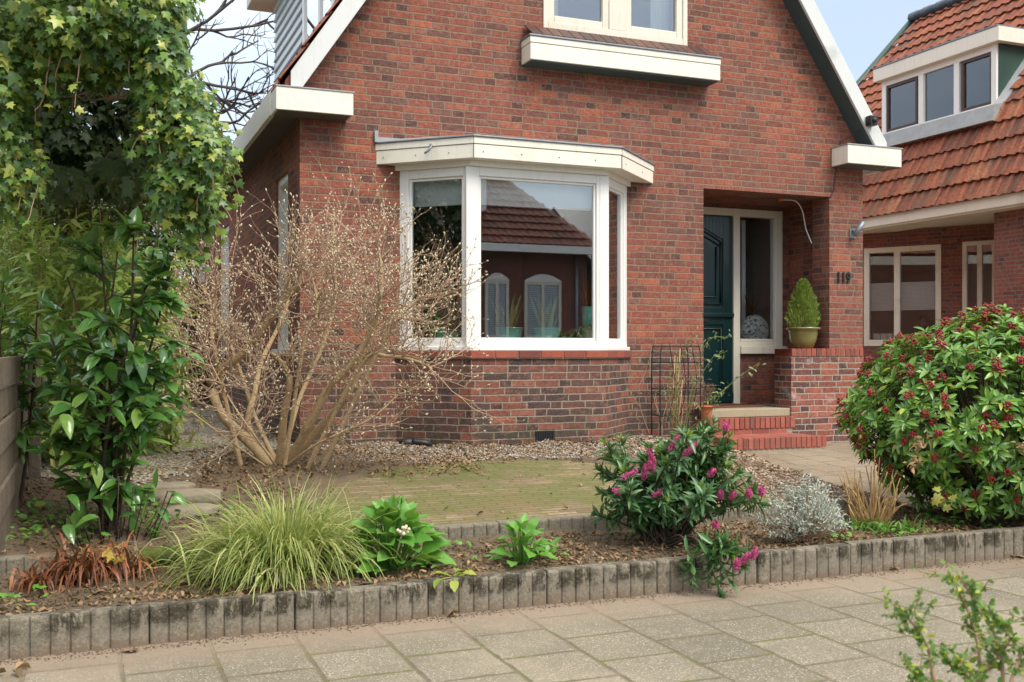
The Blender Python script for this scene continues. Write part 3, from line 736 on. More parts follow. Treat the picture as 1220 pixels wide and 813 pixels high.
# room behind the bay
mb = MB()
mb.box((1.9, 12.4, .6), (5.2, 12.5, 3)); mb.box((5.2, 8.96, .6), (5.28, 12.5, 3)); mb.box((1.9, 8.96, .55), (5.25, 12.5, .62)); mb.box((1.9, 8.96, 2.82), (5.25, 12.5, 3.0))
mb.build('living_room', C['room'], house)
# bay roof
RP = [(2.28, 8.687), (2.95, 8.06), (4.33, 8.06), (5.01, 8.687)]
def ringpoly(P, d): return [(P[0][0] + d * 1.4, P[0][1]), (P[1][0] + d * .4, P[1][1] + d), (P[2][0] - d * .4, P[2][1] + d), (P[3][0] - d * 1.4, P[3][1])]
mb = MB(); mb.prism(ringpoly(RP, .006), 2.845, 2.958); mb.prism(RP, 2.963, 3.018); mb.build('bay_fascia', C['cream'], house, .003)
mb = MB(); mb.prism(ringpoly(RP, .02), 2.85, 3.0); 
for P in (RP[1], RP[2]): mb.box((P[0] - .0015, P[1] - .0016, 2.846), (P[0] + .0015, P[1] + .02, 3.016))
mb.build('fascia_core', C['soffit_brown'], house)
mb = MB(); mb.prism(ringpoly(RP, -.012), 3.019, 3.034); mb.build('roof_edge', C['zinc'], house, .004)
mb = MB(); P = ringpoly(RP, .01)
mb.add([(p[0], p[1], 3.035) for p in P] + [(2.45, FB, 3.075), (4.8, FB, 3.075)], [(0, 1, 4), (1, 2, 5, 4), (2, 3, 5)]); 
mb.box((2.27, FB - .035, 3.03), (3.0, FB - .001, 3.075)); mb.box((2.268, FB - .03, 3.03), (2.30, FB - .002, 3.13))
mb.build('lead_flashing', C['lead'], house)
mb = MB(); mb.prism([(p[0], p[1] - .0) for p in ringpoly(BP, -.01)], 2.80, 2.846); mb.build('bay_soffit', C['white'], house, .004)
mb = MB(); mb.tube(bez([(2.66, 8.325, 2.975), (2.655, 8.285, 2.955), (2.63, 8.28, 2.92), (2.6, 8.3, 2.895)], 8), .010, 8); mb.build('overflow_spout', C['zinc'], house)
mb = MB()
for f0, nx in ((0, 3), (1, 4), (2, 2)):
    O, u, n, L = face_frame(RP[f0], RP[f0 + 1])
    for k in range(nx):
        q = O + u * (L * (k + .25) / nx) + n * -.004; mb = MB(); mb.ball((q[0], q[1], 2.9), .006, 6, 4); mb.build('screw_head', C['zinc'], house)

# upper window and canopy
mb = MB(); O = (0, FB, 0)
frame(mb, O, U, Nn, uw[0] + .002, uw[1] - .002, uw[2] + .0, uw[3], .05, .05, .06, .07, -.1, -.015 + .03)
mb.lbox(O, U, Nn, 4.525, 4.70, uw[2] + .07, uw[3] - .06, -.1, .012)
for s0, s1 in ((3.90, 4.525), (4.70, 5.324)): frame(mb, O, U, Nn, s0, s1, uw[2] + .07, uw[3] - .06, .065, .065, .065, .065, -.08, .002)
w1 = mb.build('window_frame', C['ubeige'], house, .005)
for s0, s1 in ((3.90, 4.525), (4.70, 5.324)): pane('pane', C['glass'], w1, O, U, Nn, s0 + .06, s1 - .06, uw[2] + .13, uw[3] - .12, -.03)
mb = MB(); mb.box((3.7, FB + 1.6, 4.0), (5.5, FB + 1.7, 6)); mb.box((3.7, FB + .27, 4.0), (5.5, FB + 1.7, 4.1)); mb.box((3.7, FB + .27, 4.0), (3.75, FB + 1.7, 6)); mb.box((5.45, FB + .27, 4.0), (5.5, FB + 1.7, 6)); mb.box((3.7, FB + .27, 5.9), (5.5, FB + 1.7, 6)); mb.build('bedroom', C['room'], house)
for x0, x1 in ((3.93, 4.1), (5.1, 5.3)):
    mb = MB()
    V = []; f = []
    for i in range(16):
        x = x0 + (x1 - x0) * i / 15; d = FB + .22 + .01 * math.sin(i * 1.9); V += [(x, d, 4.15), (x, d, 5.8)]
        if i: f.append((2 * i - 2, 2 * i, 2 * i + 1, 2 * i - 1))
    mb.add(V, f, True); mb.build('net_curtain', C['curtain'], w1)
c0, c1, cb = 3.637, 5.617, 8.477
mb = MB(); mb.box((c0, cb, 3.84), (c1, FB - .001, 3.985)); mb.box((c0 - .004, cb - .004, 3.99), (c1 + .004, FB - .001, 4.045)); cn = mb.build('canopy', C['cream'], house, .004)
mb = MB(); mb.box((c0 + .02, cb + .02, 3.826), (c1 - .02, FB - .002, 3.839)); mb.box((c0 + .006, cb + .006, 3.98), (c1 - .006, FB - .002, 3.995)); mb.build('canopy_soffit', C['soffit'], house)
mb = MB(); mb.box((c0 - .014, cb - .014, 4.046), (c1 + .014, FB - .002, 4.062)); mb.build('canopy_edge', C['zinc'], house, .004)
mb = MB(); x = c0 + .02
while x < c1 - .1:
    mb.add([(x, cb + .01, 4.066), (x + .1, cb + .01, 4.066), (x + .1, FB - .02, 4.185), (x, FB - .02, 4.185), (x, cb + .01, 4.08), (x + .1, cb + .01, 4.08), (x + .1, FB - .02, 4.2), (x, FB - .02, 4.2)], [(0,3,2,1),(4,5,6,7),(0,1,5,4),(1,2,6,5),(2,3,7,6),(3,0,4,7)]); x += .107
mb.build('canopy_tiles', C['dark_tile'], house, .003)

# roof: bargeboards, soffits, slopes
def slope_prism(mb, a0, a1, lo, hi, b0, b1):
    """band between zin+lo and zin+hi from a0 to a1"""
    V = []
    for b_ in (b0, b1):
        V += [(a0, b_, zin(a0) + lo), (a1, b_, zin(a1) + lo), (a1, b_, zin(a1) + hi), (a0, b_, zin(a0) + hi)]
    mb.add(V, [(0, 1, 2, 3), (7, 6, 5, 4), (0, 4, 5, 1), (1, 5, 6, 2), (2, 6, 7, 3), (3, 7, 4, 0)])
mb = MB(); slope_prism(mb, 1.52, APX, 0, .262, 8.455, 8.487); bb1 = mb.build('bargeboard', C['board'], house, .004)
mb = MB(); slope_prism(mb, 7.62, APX, 0, .262, 8.455, 8.487); bb2 = mb.build('bargeboard', C['board'], house, .004)
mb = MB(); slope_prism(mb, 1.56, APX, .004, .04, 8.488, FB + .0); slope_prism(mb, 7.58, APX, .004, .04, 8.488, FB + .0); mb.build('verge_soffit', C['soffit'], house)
mb = MB(); slope_prism(mb, 1.48, APX, .16, .25, 8.489, 18.2); slope_prism(mb, 7.59, APX, .16, .25, 8.489, 18.2); mb.build('roof', C['tile'], house)
mb = MB(); k = math.hypot(1, 1.47)
tiles(mb, (1.47, 8.44, zin(1.47) + .245), (0, 1, 0), (1 / k, 0, 1.47 / k), (-1.47 / k, 0, 1 / k), 40, 17, .235, .34)
tiles(mb, (7.60, 8.50, zin(7.60) + .235), (0, 1, 0), (-1 / k, 0, 1.47 / k), (1.47 / k, 0, 1 / k), 40, 17, .235, .34)
mb.build('roof_tiles', C['tile'], house)
mb = MB()
mb.box((1.40, 8.437, 3.19), (2.03, FB - .002, 3.375)); g1 = mb.build('gutter_box', C['cream'], house, .004)
mb = MB(); mb.box((1.39, FB, 3.19), (1.43, 18, 3.39)); mb.build('side_gutter', C['cream'], house, .003)
mb = MB(); mb.box((1.431, FB + .001, 3.2), (1.64, 18, 3.23)); mb.build('eaves_soffit', C['soffit_brown'], house)
mb = MB(); mb.box((1.42, 8.45, 3.183), (2.01, FB - .004, 3.189)); mb.build('gutter_soffit', C['soffit_brown'], house)
mb = MB(); mb.box((7.12, 8.45, 3.138), (7.78, FB - .004, 3.146)); mb.build('gutter_soffit', C['soffit_brown'], house)
mb = MB(); mb.box((1.395, 8.43, 3.376), (2.04, FB - .003, 3.386)); mb.box((1.7, 8.6, 3.3855), (2.03, FB - .004, 3.41)); mb.build('gutter_lead', C['lead'], house)
mb = MB(); mb.box((7.095, 8.43, 3.335), (7.81, FB - .003, 3.345)); mb.build('gutter_lead', C['lead'], house)
mb = MB(); mb.box((7.104, 8.437, 3.147), (7.796, FB - .002, 3.334)); mb.box((7.75, FB, 3.147), (7.796, 18, 3.334)); mb.build('gutter_box', C['cream'], house, .004)
# side windows
for i, (b0, b1, zt) in enumerate(((.55, 1.17, 2.84), (4.7, 5.7, 2.84), (7.6, 8.6, 2.6))):
    O = (1.636, FB, 0); mb = MB()
    frame(mb, O, (0, 1, 0), (-1, 0, 0), b0, b1, 1.262, zt, .07, .07, .07, .07, -.14, -.02)
    mb.lbox(O, (0, 1, 0), (-1, 0, 0), b0 - .02, b1 + .02, 1.2, 1.264, -.1, .04)
    w = mb.build('side_window', C['white'], house, .004)
    pane('pane', C['glass2'], w, O, (0, 1, 0), (-1, 0, 0), b0 + .06, b1 - .06, 1.32, zt - .06, -.07)
# roof dormer on the left slope
mb = MB()
dz0, dz1, da = 4.2, 5.72, 2.25
mb.box((da, 9.4, dz0), (da + .04, 9.5, dz1)); mb.box((da - .02, 9.38, dz1 - .12), (da + .03, 11.7, dz1)); mb.box((da - .02, 9.38, dz0), (da + .03, 11.7, dz0 + .1))
for b_ in (9.4, 10.1, 10.75, 11.6): mb.box((da - .02, b_, dz0 + .1), (da + .03, b_ + .1, dz1 - .12))
dm = mb.build('dormer', C['white'], house, .004)
mb = MB(); z = dz0
while z < dz1:
    mb.hexa([(da - .03, 11.72, z), (da - .03, 13.6, z), (da + .03, 13.6, z), (da + .03, 11.72, z), (da + .0, 11.72, z + .125), (da + .0, 13.6, z + .125), (da + .03, 13.6, z + .125), (da + .03, 11.72, z + .125)]); z += .128
mb.build('siding', C['siding'], dm)
mb = MB(); mb.box((da + .035, 9.4, dz0 - .3), (4.3, 13.6, dz1 - .02)); mb.build('dormer_body', C['siding'], dm)
mb = MB(); mb.box((da - .32, 9.2, dz1 + .0), (4.4, 13.95, dz1 + .14)); mb.build('dormer_roof', C['ubeige'], dm, .01)
pane('pane', C['glass2'], dm, (da, 9.4, 0), (0, 1, 0), (-1, 0, 0), .1, 2.2, dz0 + .1, dz1 - .12, 0)
# small fittings on the wall
cu = bpy.data.curves.new('house_number', 'FONT'); cu.body = '119'; cu.size = .155; cu.extrude = .006; cu.align_x = 'CENTER'; cu.offset = .003; cu.space_character = 1.12
hn = bpy.data.objects.new('house_number', cu); COL.objects.link(hn); hn.parent = house; ORG[hn.name] = ORG[house.name]
q = np.array([7.25, FB - .012, 1.955]) - ORG[house.name]; hn.location = q; hn.rotation_euler = (R(90), 0, 0); hn.scale = (.72, 1, 1); cu.materials.append(C['black'])
bpy.context.view_layer.update(); me_ = bpy.data.meshes.new_from_object(hn); me_.materials.clear(); me_.materials.append(C['black']); h2 = bpy.data.objects.new('number', me_); COL.objects.link(h2); h2.parent = house; h2.location = hn.location; h2.rotation_euler = hn.rotation_euler; h2.scale = hn.scale; bpy.data.objects.remove(hn); h2.name = 'house_number'
mb = MB(); mb.tube([(7.37, FB, 2.5), (7.37, FB - .06, 2.49)], .018, 8); mb.tube([(7.35, FB - .06, 2.44), (7.43, FB - .1, 2.58)], .028, 10); mb.box((7.33, FB - .012, 2.42), (7.41, FB - .001, 2.52)); mb.build('flag_holder', C['zinc'], house)
cam0 = at_b(1036, 145, 8.44)
mb = MB(); mb.box(tuple(cam0 + [-.045, -.07, -.05]), tuple(cam0 + [.045, .012, .05])); mb.ball(tuple(cam0 + [0, -.07, 0]), .03, 10, 6); mb.build('security_lamp', C['black'], house, .008)
mb = MB(); mb.tube(bez([cam0 + [0, 0, 0], at_b(1018, 160, 8.6), at_b(1000, 172, 8.67), at_b(997, 196, 8.678), at_b(993, 225, 8.68), at_b(989, 236, 8.68)], 16), .004, 5); mb.build('lamp_cable', C['black'], house)
mb = MB(); mb.tube(bez([at_b(932, 238, 9.0), at_b(948, 240, 9.0), at_b(956, 252, 9.02), at_b(960, 272, 9.03), at_b(967, 290, 8.96)], 20), .006, 6); mb.build('loose_cable', C['white'], house)
q = at_b(930, 238, 9.0)
mb = MB(); mb.lathe(tuple(q + [0, 0, -.02]), [(.01, 0), (.03, .01), (.035, .04)], 12); mb.build('lamp_socket', mat_plain('terracotta_orange', (.45, .12, .05), .6), house)
q = at_b(648, 522, 8.19)
mb = MB(); mb.box((q[0] - .08, 8.186, .47), (q[0] + .1, 8.20, .56)); 
for i in range(8): mb.box((q[0] - .075 + i * .022, 8.18, .475), (q[0] - .068 + i * .022, 8.187, .555))
mb.build('air_vent', C['black'], house)
# ------------------------------------------------------------------ neighbour's house
nb = thing('neighbour_house', 'brick house on the right with orange tiled roof and white dormer', 'house', (13, 12, .35))
mb = MB()
def vwall(mb, p, q, z0, z1, holes=[], thick=.2):
    P = np.array([p[0], p[1], 0.]); Q = np.array([q[0], q[1], 0.]); L = np.linalg.norm(Q - P); u = (Q - P) / L; n = np.array([u[1], -u[0], 0.])
    wall_panel(mb, P, u, n, [0, L], [z0, z1], holes, thick); return P, u, n, L
W1a, W1b = (12.6, 14.57), (13.47, 13.22)
W2b = (13.75, 12.72)
P1, u1, n1, L1 = vwall(mb, W1a, W1b, .2, 3.35, [(.02, 1.30, 1.33, 3.04)])
P2, u2, n2, L2 = vwall(mb, W1b, W2b, .2, 3.35, [(.03, .56, .9, 3.06)])
vwall(mb, (12.6, 17), W1a, .2, 3.35); vwall(mb, (12.49, 11.62), (12.49, 8.6), .2, 3.35); vwall(mb, W2b, (12.5, 11.6), .2, 3.35); vwall(mb, (12.49, 8.6), (18, 8.3), .2, 3.35)
# gable above the eaves at both ends
for bb in (8.62,):
    mb.add([(12.4, bb, 3.3), (18.2, bb, 3.3), (15.3, bb, 7.7), (13.0, bb, 5.0)], [(0, 1, 2, 3)])
mb.build('wall', C['nbrick'], nb)
def simple_window(parent, O, u, n, u0, u1, z0, z1, mullions, mat, fw=.07, nm='window', gm='glass2', depth=.05, sash=None):
    mb = MB(); frame(mb, O, u, n, u0, u1, z0, z1, fw, fw, fw, fw * 1.2, -depth, .02)
    for x in mullions: mb.lbox(O, u, n, x - fw * .55, x + fw * .55, z0 + fw * 1.2, z1 - fw, -depth, .018)
    w = mb.build(nm, C[mat], parent, .004)
    xs = [u0] + list(mullions) + [u1]
    if sash:
        for i in sash:
            mb = MB(); frame(mb, O, u, n, xs[i] + fw * .9, xs[i + 1] - fw * .9, z0 + fw * 1.2, z1 - fw, .05, .05, .05, .05, -depth + .005, .006); mb.build('sash', C['brown_frame'], w, .003)
    pane('pane', C[gm], w, O, u, n, u0 + fw * .5, u1 - fw * .5, z0 + fw * .5, z1 - fw * .5, -.025)
    return w
w = simple_window(nb, P1, u1, n1, .02, 1.30, 1.33, 3.04, [.58], 'ubeige', .09)
mb = MB()
for i in range(22): mb.lbox(P1, u1, n1, .1, .55, 1.95 + i * .022, 1.965 + i * .022, -.13, -.10); mb.lbox(P1, u1, n1, .62, 1.22, 1.95 + i * .022, 1.965 + i * .022, -.13, -.10)
mb.build('pleated_blind', C['white'], w)
simple_window(nb, P2, u2, n2, .03, .56, .9, 3.06, [.3], 'ubeige', .07)
mb = MB(); mb.box((12.75, 16.2, .5), (17, 16.4, 3.3)); mb.build('interior', C['room'], nb)
mb = MB(); mb.box((14.9, 12.3, .3), (15.0, 16.2, 3.3)); mb.build('interior_wall', C['room'], nb)
mb = MB(); mb.box((13.8, 12.25, .3), (15.0, 12.35, 3.3)); mb.build('interior_wall', C['room'], nb)
mb = MB(); q = P1 + u1 * .95 - n1 * .45 + np.array([0, 0, 1.7]); mb.ball(tuple(q), .16, 12, 8, (1, .5, 1.2)); mb.build('chair_back', C['black'], nb)
mb = MB()
for s_ in (.2, .33, .45): 
    q = P1 + u1 * s_ - n1 * .12; mb.box((q[0] - .05, q[1] - .03, 1.42), (q[0] + .05, q[1] + .03, 1.55))
mb.build('window_ornament', C['white'], nb)
# eaves
mb = MB(); mb.box((12.2, 8.2, 3.33), (12.28, 18, 3.50)); mb.box((12.24, 8.24, 3.30), (12.9, 18, 3.335)); mb.build('gutter', C['ubeige'], nb, .005)
mb = MB(); mb.box((12.28, 8.3, 3.336), (14.5, 14.7, 3.36)); mb.build('eaves_ceiling', C['ubeige'], nb)
# roof: steep foot, then the main slope
E0, E1, E2 = np.array([12.2, 3.47]), np.array([12.92, 4.98]), np.array([15.2, 7.78])
def roofplane(mb, A, B, b0, b1, off):
    mb.add([(A[0], b0, A[1] - off), (A[0], b1, A[1] - off), (B[0], b1, B[1] - off), (B[0], b0, B[1] - off)], [(0, 1, 2, 3)])
hipb = 16.9
def verge(a): return float(np.interp(a, [12.2, 13.7, 15.2], [17.2, 16.6, 16.06]))
mb = MB(); roofplane(mb, E0, E1, 8.2, 17.0, .04)
mb.add([(E1[0], 8.2, E1[1] - .04), (E1[0], 16.9, E1[1] - .04), (E2[0], 16.0, E2[1] - .04), (E2[0], 8.2, E2[1] - .04)], [(0, 1, 2, 3)])
mb.add([(E2[0], 8.2, E2[1] - .04), (E2[0], 16.0, E2[1] - .04), (18.3, 17.0, 3.4), (18.3, 8.2, 3.4)], [(0, 1, 2, 3)])
mb.add([(E1[0], 16.9, E1[1] - .04), (12.2, 17.0, 3.4), (18.3, 17.0, 3.4), (E2[0], 16.0, E2[1] - .04)], [(0, 1, 2, 3)])
mb.build('roof', C['dark_tile'], nb)
def rt(name, A, B, mat, w, ex, lip, amp, cond=None):
    d = B - A; L = np.linalg.norm(d); d /= L; mb = MB()
    e2 = (d[0], 0, d[1]); nn = (-d[1], 0, d[0])
    def ins(s_, t_):
        a = A[0] + d[0] * t_; b_ = 8.2 + s_
        if b_ > verge(a): return False
        return cond(a, b_, A[1] + d[1] * t_) if cond else True
    tiles(mb, (A[0], 8.2, A[1]), (0, 1, 0), e2, nn, int(9.2 / w), int(L / ex + .6), w, ex, ins, amp, lip)
    mb.build(name, C[mat], nb)
rt('lower_roof_tiles', E0, E1, 'tile_low', .17, .335, .045, .028)
DA, DB0, DB1, DZ0, DZ1 = 12.9, 11.94, 14.42, 4.93, 6.18
rt('upper_roof_tiles', E1, E2, 'tile', .21, .29, .04, .026, lambda a, b, z: not (DB0 + .02 < b < DB1 - .02 and z < DZ1 - .05) and not (DB0 - .1 < b < DB1 and z < DZ0 + .25))
mb = MB(); b_ = 8.3
while b_ < 16.0:
    mb.tube([(15.2, b_, 7.83), (15.2, b_ + .2, 7.86), (15.2, b_ + .36, 7.84)], [.12, .12, .14], 10); b_ += .34
mb.build('ridge_tiles', C['ridge'], nb)
mb = MB(); mb.tube([(12.25, 17.2, 3.6), (12.95, 16.95, 5.05), (15.2, 16.1, 7.86)], .06, 6); mb.build('verge_trim', C['cheek'], nb)
# dormer
dz = MB()
O = (DA, DB1, 0); u = (0, -1, 0); n = (-1, 0, 0); L = DB1 - DB0
dm = simple_window(nb, O, u, n, 0, L, DZ0, DZ1 - .22, [L * .37, L * .68], 'white', .10, 'dormer', 'glass', .08, sash=(0, 2))
mb = MB(); mb.lbox(O, u, n, -.1, L + .1, DZ1 - .22, DZ1, -.05, .12); mb.box((DA - .118, DB0 - .135, DZ1 - .221), (15.0, DB0 - .02, DZ1 - .001)); mb.box((DA - .04, DB0 - .02, DZ1 - .12), (15.0, DB1 + .02, DZ1 + .004)); mb.build('dormer_fascia', C['cream'], dm, .004)
mb = MB(); mb.box((DA - .13, DB0 - .11, DZ1 + .005), (15.0, DB1 + .11, DZ1 + .03)); mb.build('dormer_roof', C['zinc'], dm)
mb = MB(); mb.add([(DA + .02, DB0 - .01, DZ0 - .1), (15.0, DB0 - .01, DZ1), (DA + .02, DB0 - .01, DZ1), (DA + .02, DB0 + .03, DZ0 - .1), (15.0, DB0 + .03, DZ1), (DA + .02, DB0 + .03, DZ1)], [(0, 1, 2), (5, 4, 3), (0, 3, 4, 1), (0, 2, 5, 3)]); mb.build('dormer_cheek', C['cheek'], dm)
mb = MB(); mb.hexa([(DA - .26, DB1 + .06, DZ0 - .2), (DA - .26, DB0 - .14, DZ0 - .2), (DA, DB0 - .14, DZ0 - .2), (DA, DB1 + .06, DZ0 - .2), (DA - .19, DB1 + .06, DZ0 + .05), (DA - .19, DB0 - .14, DZ0 + .05), (DA, DB0 - .14, DZ0 + .09), (DA, DB1 + .06, DZ0 + .09)])
d = unit(E2 - E1); 
a0_, a1_ = DA - .1, DA + 1.3; zf_ = lambda a: E1[1] + (a - E1[0]) * d[1] / d[0]
mb.hexa([(a0_, DB0 - .14, zf_(a0_) - .05), (a1_, DB0 - .14, zf_(a1_) - .05), (a1_, DB0 - .003, zf_(a1_) - .05), (a0_, DB0 - .003, zf_(a0_) - .05), (a0_, DB0 - .14, zf_(a0_) + .08), (a1_, DB0 - .14, zf_(a1_) + .08), (a1_, DB0 - .003, zf_(a1_) + .16), (a0_, DB0 - .003, zf_(a0_) + .16)])
mb.build('lead_flashing', C['lead'], dm)
mb = MB()
for i in range(3): mb.lbox(O, u, n, .1, L - .1, 5.25 + i * .22, 5.262 + i * .22, -.25, -.22)
mb.box((DA + .5, DB0 + .1, 4.9), (DA + .55, DB1 - .1, 6.1)); mb.build('venetian_blind', C['siding'], dm)

# ------------------------------------------------------------------ houses and tree across the street (seen in the panes)
C['tile_far'] = mat_island('brown_clay_tile', [(.16, .05, .03), (.22, .065, .035), (.12, .045, .03)], .7)
op = thing('street_house', 'brown roofed brick house mirrored in the large bay pane', 'house', (12.2, -12, 0))
mb = MB(); ZE = 4.33
mb.box((8.6, -20, 0), (14.1, -12, ZE)); mb.build('wall', C['nbrick'], op)
mb = MB(); mb.add([(8.3, -11.6, ZE), (14.5, -11.6, ZE), (14.5, -20, ZE), (8.3, -20, ZE), (10.4, -15.2, ZE + 3.6), (11.0, -15.2, ZE + 3.6)], [(0, 1, 5, 4), (1, 2, 5), (2, 3, 4, 5), (3, 0, 4)]); mb.build('roof', C['tile_far'], op)
mb = MB(); e2 = np.array([0, -3.6, 3.6]); 
tiles(mb, (8.3, -11.6, ZE + .02), (1, 0, 0), e2, (0, .7, .7), 26, 14, .24, .34, lambda s_, t_: 8.3 + s_ < 14.5 - t_ * .7 and s_ > t_ * .4, .03, .05); mb.build('roof_tiles', C['tile_far'], op)
mb = MB(); mb.box((8.2, -11.62, ZE - .2), (14.6, -11.4, ZE + .02)); mb.build('gutter', C['white'], op)
for x0, x1 in ((10.75, 11.5), (12.0, 13.2)):
    w = simple_window(op, (x1, -11.93, 0), (-1, 0, 0), (0, 1, 0), 0, x1 - x0, 1.6, 3.3, [(x1 - x0) / 2], 'ubeige', .09, 'window', 'glass2')
    mb = MB(); K = 10; V = []
    for i in range(K + 1):
        x = x0 + (x1 - x0) * i / K; V += [(x, -11.9, 3.3), (x, -11.9, 3.34 + .2 * math.sin(math.pi * i / K))]
    mb.add(V, [(2 * i, 2 * i + 2, 2 * i + 3, 2 * i + 1) for i in range(K)]); mb.build('window_arch', C['white'], w)
    mb = MB()
    for i in range(24): mb.box((x0 + .1, -11.985, 1.7 + i * .065), (x1 - .1, -11.975, 1.74 + i * .065))
    mb.build('venetian_blind', C['siding'], w)
w = simple_window(op, (11.0, -12.6, 0), (-1, 0, 0), (0, 1, 0), 0, 1.2, 5.0, 6.6, [], 'white', .14, 'dormer', 'glass')
mb = MB(); mb.box((9.75, -15, 4.9), (11.05, -12.61, 6.7)); mb.box((9.6, -15, 6.7), (11.2, -12.4, 6.9)); mb.build('dormer_body', C['white'], w)
mb = MB(); mb.tube([(14.25, -11.9, 0), (14.25, -11.9, 4.2)], .06, 8); mb.tube([(13.7, -11.9, 0), (13.7, -11.9, 4.2)], .05, 8); mb.build('downpipe', C['zinc'], op)
op2 = thing('street_house', 'dark slate roofed house mirrored at the right edge of the bay pane', 'house', (18, -12, 0))
mb = MB(); mb.box((14.9, -20, 0), (22, -12.4, 3.4)); mb.build('wall', C['nbrick'], op2)
mb = MB(); mb.add([(14.8, -12.1, 3.4), (22, -12.1, 3.4), (22, -20, 3.4), (14.8, -20, 3.4), (14.8, -16, 6.2), (22, -16, 6.2)], [(0, 1, 5, 4), (2, 3, 4, 5), (1, 2, 5), (3, 0, 4)]); mb.build('roof', C['ridge'], op2)

# ------------------------------------------------------------------ fences
fe = thing('garden_fence', 'weathered low board fence at the far left edge beside the laurels', 'fence', (-.46, 8, .3))
mb = MB()
for k in range(6):
    z = .36 + k * .145; dx = (k % 2) * .012
    mb.box((-.38 + dx, 4.85, z), (-.36 + dx, 9.9, z + .135))
mb.build('board', C['wood'], fe, .004)
for b_ in (7.2, 8.9):
    mb = MB(); mb.box((-.345, b_, .2), (-.275, b_ + .075, 1.3)); mb.build('post', C['wood'], fe, .006)
ga = thing('garden_gate', 'brown wooden gate closing off the driveway behind the bare shrub', 'gate', (.5, 16, .45))
mb = MB()
x = -2.6
while x < 1.55: mb.box((x, 16.0, .5), (x + .13, 16.025, 2.2 + random.uniform(-.006, .006))); x += .137
mb.build('boards', C['wood_dark'], ga, .003)
for x in (-1.7, -.75, .1, 1.1):
    mb = MB(); mb.box((x, 15.9, .4), (x + .13, 15.99, 2.38)); mb.build('post', C['wood'], ga, .006)
mb = MB(); mb.box((-2.6, 15.95, 2.12), (1.6, 15.99, 2.22)); mb.box((-2.6, 15.95, .75), (1.6, 15.99, .85)); mb.box((-2.6, 15.93, 2.225), (1.6, 16.05, 2.26)); mb.build('rail', C['wood'], ga, .004)
sh = thing('garden_shed', 'pale garden shed far back behind the laurel leaves', 'shed', (-4.2, 19, .45))
mb = MB(); mb.box((-5.4, 18.2, .3), (-2.6, 20.5, 2.7)); mb.build('wall', C['siding'], sh)
mb = MB(); mb.add([(-5.6, 18.0, 2.68), (-2.4, 18.0, 2.68), (-2.4, 20.7, 3.1), (-5.6, 20.7, 3.1), (-5.6, 18.0, 2.76), (-2.4, 18.0, 2.76), (-2.4, 20.7, 3.18), (-5.6, 20.7, 3.18)], [(0,3,2,1),(4,5,6,7),(0,1,5,4),(1,2,6,5),(2,3,7,6),(3,0,4,7)]); mb.build('roof', C['wood_dark'], sh)
mb = MB(); mb.box((-4.6, 18.16, .5), (-3.8, 18.2, 2.4)); mb.build('door', C['white'], sh)

# ------------------------------------------------------------------ small things
C['teal'] = mat_plain('teal_glaze', (.3, .78, .6), .25, .12, 9, .02, 30, coat=.5)
C['olive'] = mat_plain('olive_glaze', (.19, .16, .05), .2, .4, 10, .05, 30, coat=.7, dirt=(.09, .09, .03))
C['terra'] = mat_plain('terracotta', (.5, .16, .07), .8, .15, 12)
C['potsoil'] = mat_plain('potting_soil', (.04, .025, .015), .95, .3, 40, .8, 90)
def pot(root, c, r0, r1, h, mat, rim=.008, soil=.85):
    mb = MB(); mb.lathe(c, [(r0 * .92, 0), (r0, .004), (r0 + (r1 - r0) * .5, h * .5), (r1, h - rim), (r1 + rim * .8, h - rim * .7), (r1 + rim * .8, h), (r1 - rim * .6, h), (r1 - rim, h * soil)], 32); mb.build('pot', C[mat], root)
    mb = MB(); mb.lathe(tuple(np.array(c) + [0, 0, h * soil - .02]), [(r1 * .5, 0), (r1 - rim * 1.2, .019), (r1 * .5, .026), (.001, .028)], 24); mb.build('soil', C['potsoil'], root)
C['snake'] = mat_leaf('snake_plant_leaf', [(.26, .4, .08), (.5, .58, .14), (.2, .36, .09), (.62, .64, .22)], .4, .1)
WB = 1.286
def snake_plant(px, label, n, h):
    q = at_b(px, 400, 8.36); c = (q[0], 8.375, WB)
    r = thing('snake_plant', label, 'potted plant', c, 'snake plants in teal pots behind the bay window')
    pot(r, c, .095, .122, .165, 'teal')
    L = Leaves()
    for i in range(n):
        an = i * 2.4 + rng.uniform(0, 1); rr = rng.uniform(.01, .06)
        d = np.array([math.cos(an) * .35, math.sin(an) * .22, 1.]); d += rng.normal(size=3) * .12
        V, f = ribbon(np.array(c) + [rr * math.cos(an), rr * math.sin(an), .13], d, h * rng.uniform(.6, 1.15), .04, rng.uniform(-.1, .5) * .6, 8)
        L.raw(V, f)
    L.build('leaves', C['snake'], r)
snake_plant(607, 'spiky snake plant in teal pot, left one in the large bay pane', 15, .33)
snake_plant(652, 'spiky snake plant in teal pot, right one in the large bay pane', 18, .34)
C['fern'] = mat_leaf('house_fern', [(.05, .22, .05), (.09, .3, .07), (.04, .16, .05)], .5, .25)
q = at_b(534, 400, 8.5); c = (q[0], 8.53, WB)
r = thing('house_fern', 'bushy green houseplant in teal pot behind the left bay pane', 'potted plant', c); pot(r, c, .09, .12, .13, 'teal')
L = Leaves(); TP = ovleaf(.6, .1, .2, 3)
for i in range(60):
    d = rnd_dir(1)[0]; d[2] = abs(d[2]) + .25; d /= np.linalg.norm(d); Ls = rng.uniform(.1, .24)
    t = rng.uniform(.2, 1, 22)[:, None]; P = np.array(c) + [0, 0, .12] + d * t * Ls + np.array([0, 0, -.06]) * t ** 2
    L.add(P, rnd_dir(22) + d, rnd_dir(22) + [0, 0, 1], rng.uniform(.018, .034, 22), TP)
L.build('leaves', C['fern'], r)
q = at_b(700, 400, 8.33); c = (q[0] + .02, 8.34, WB)
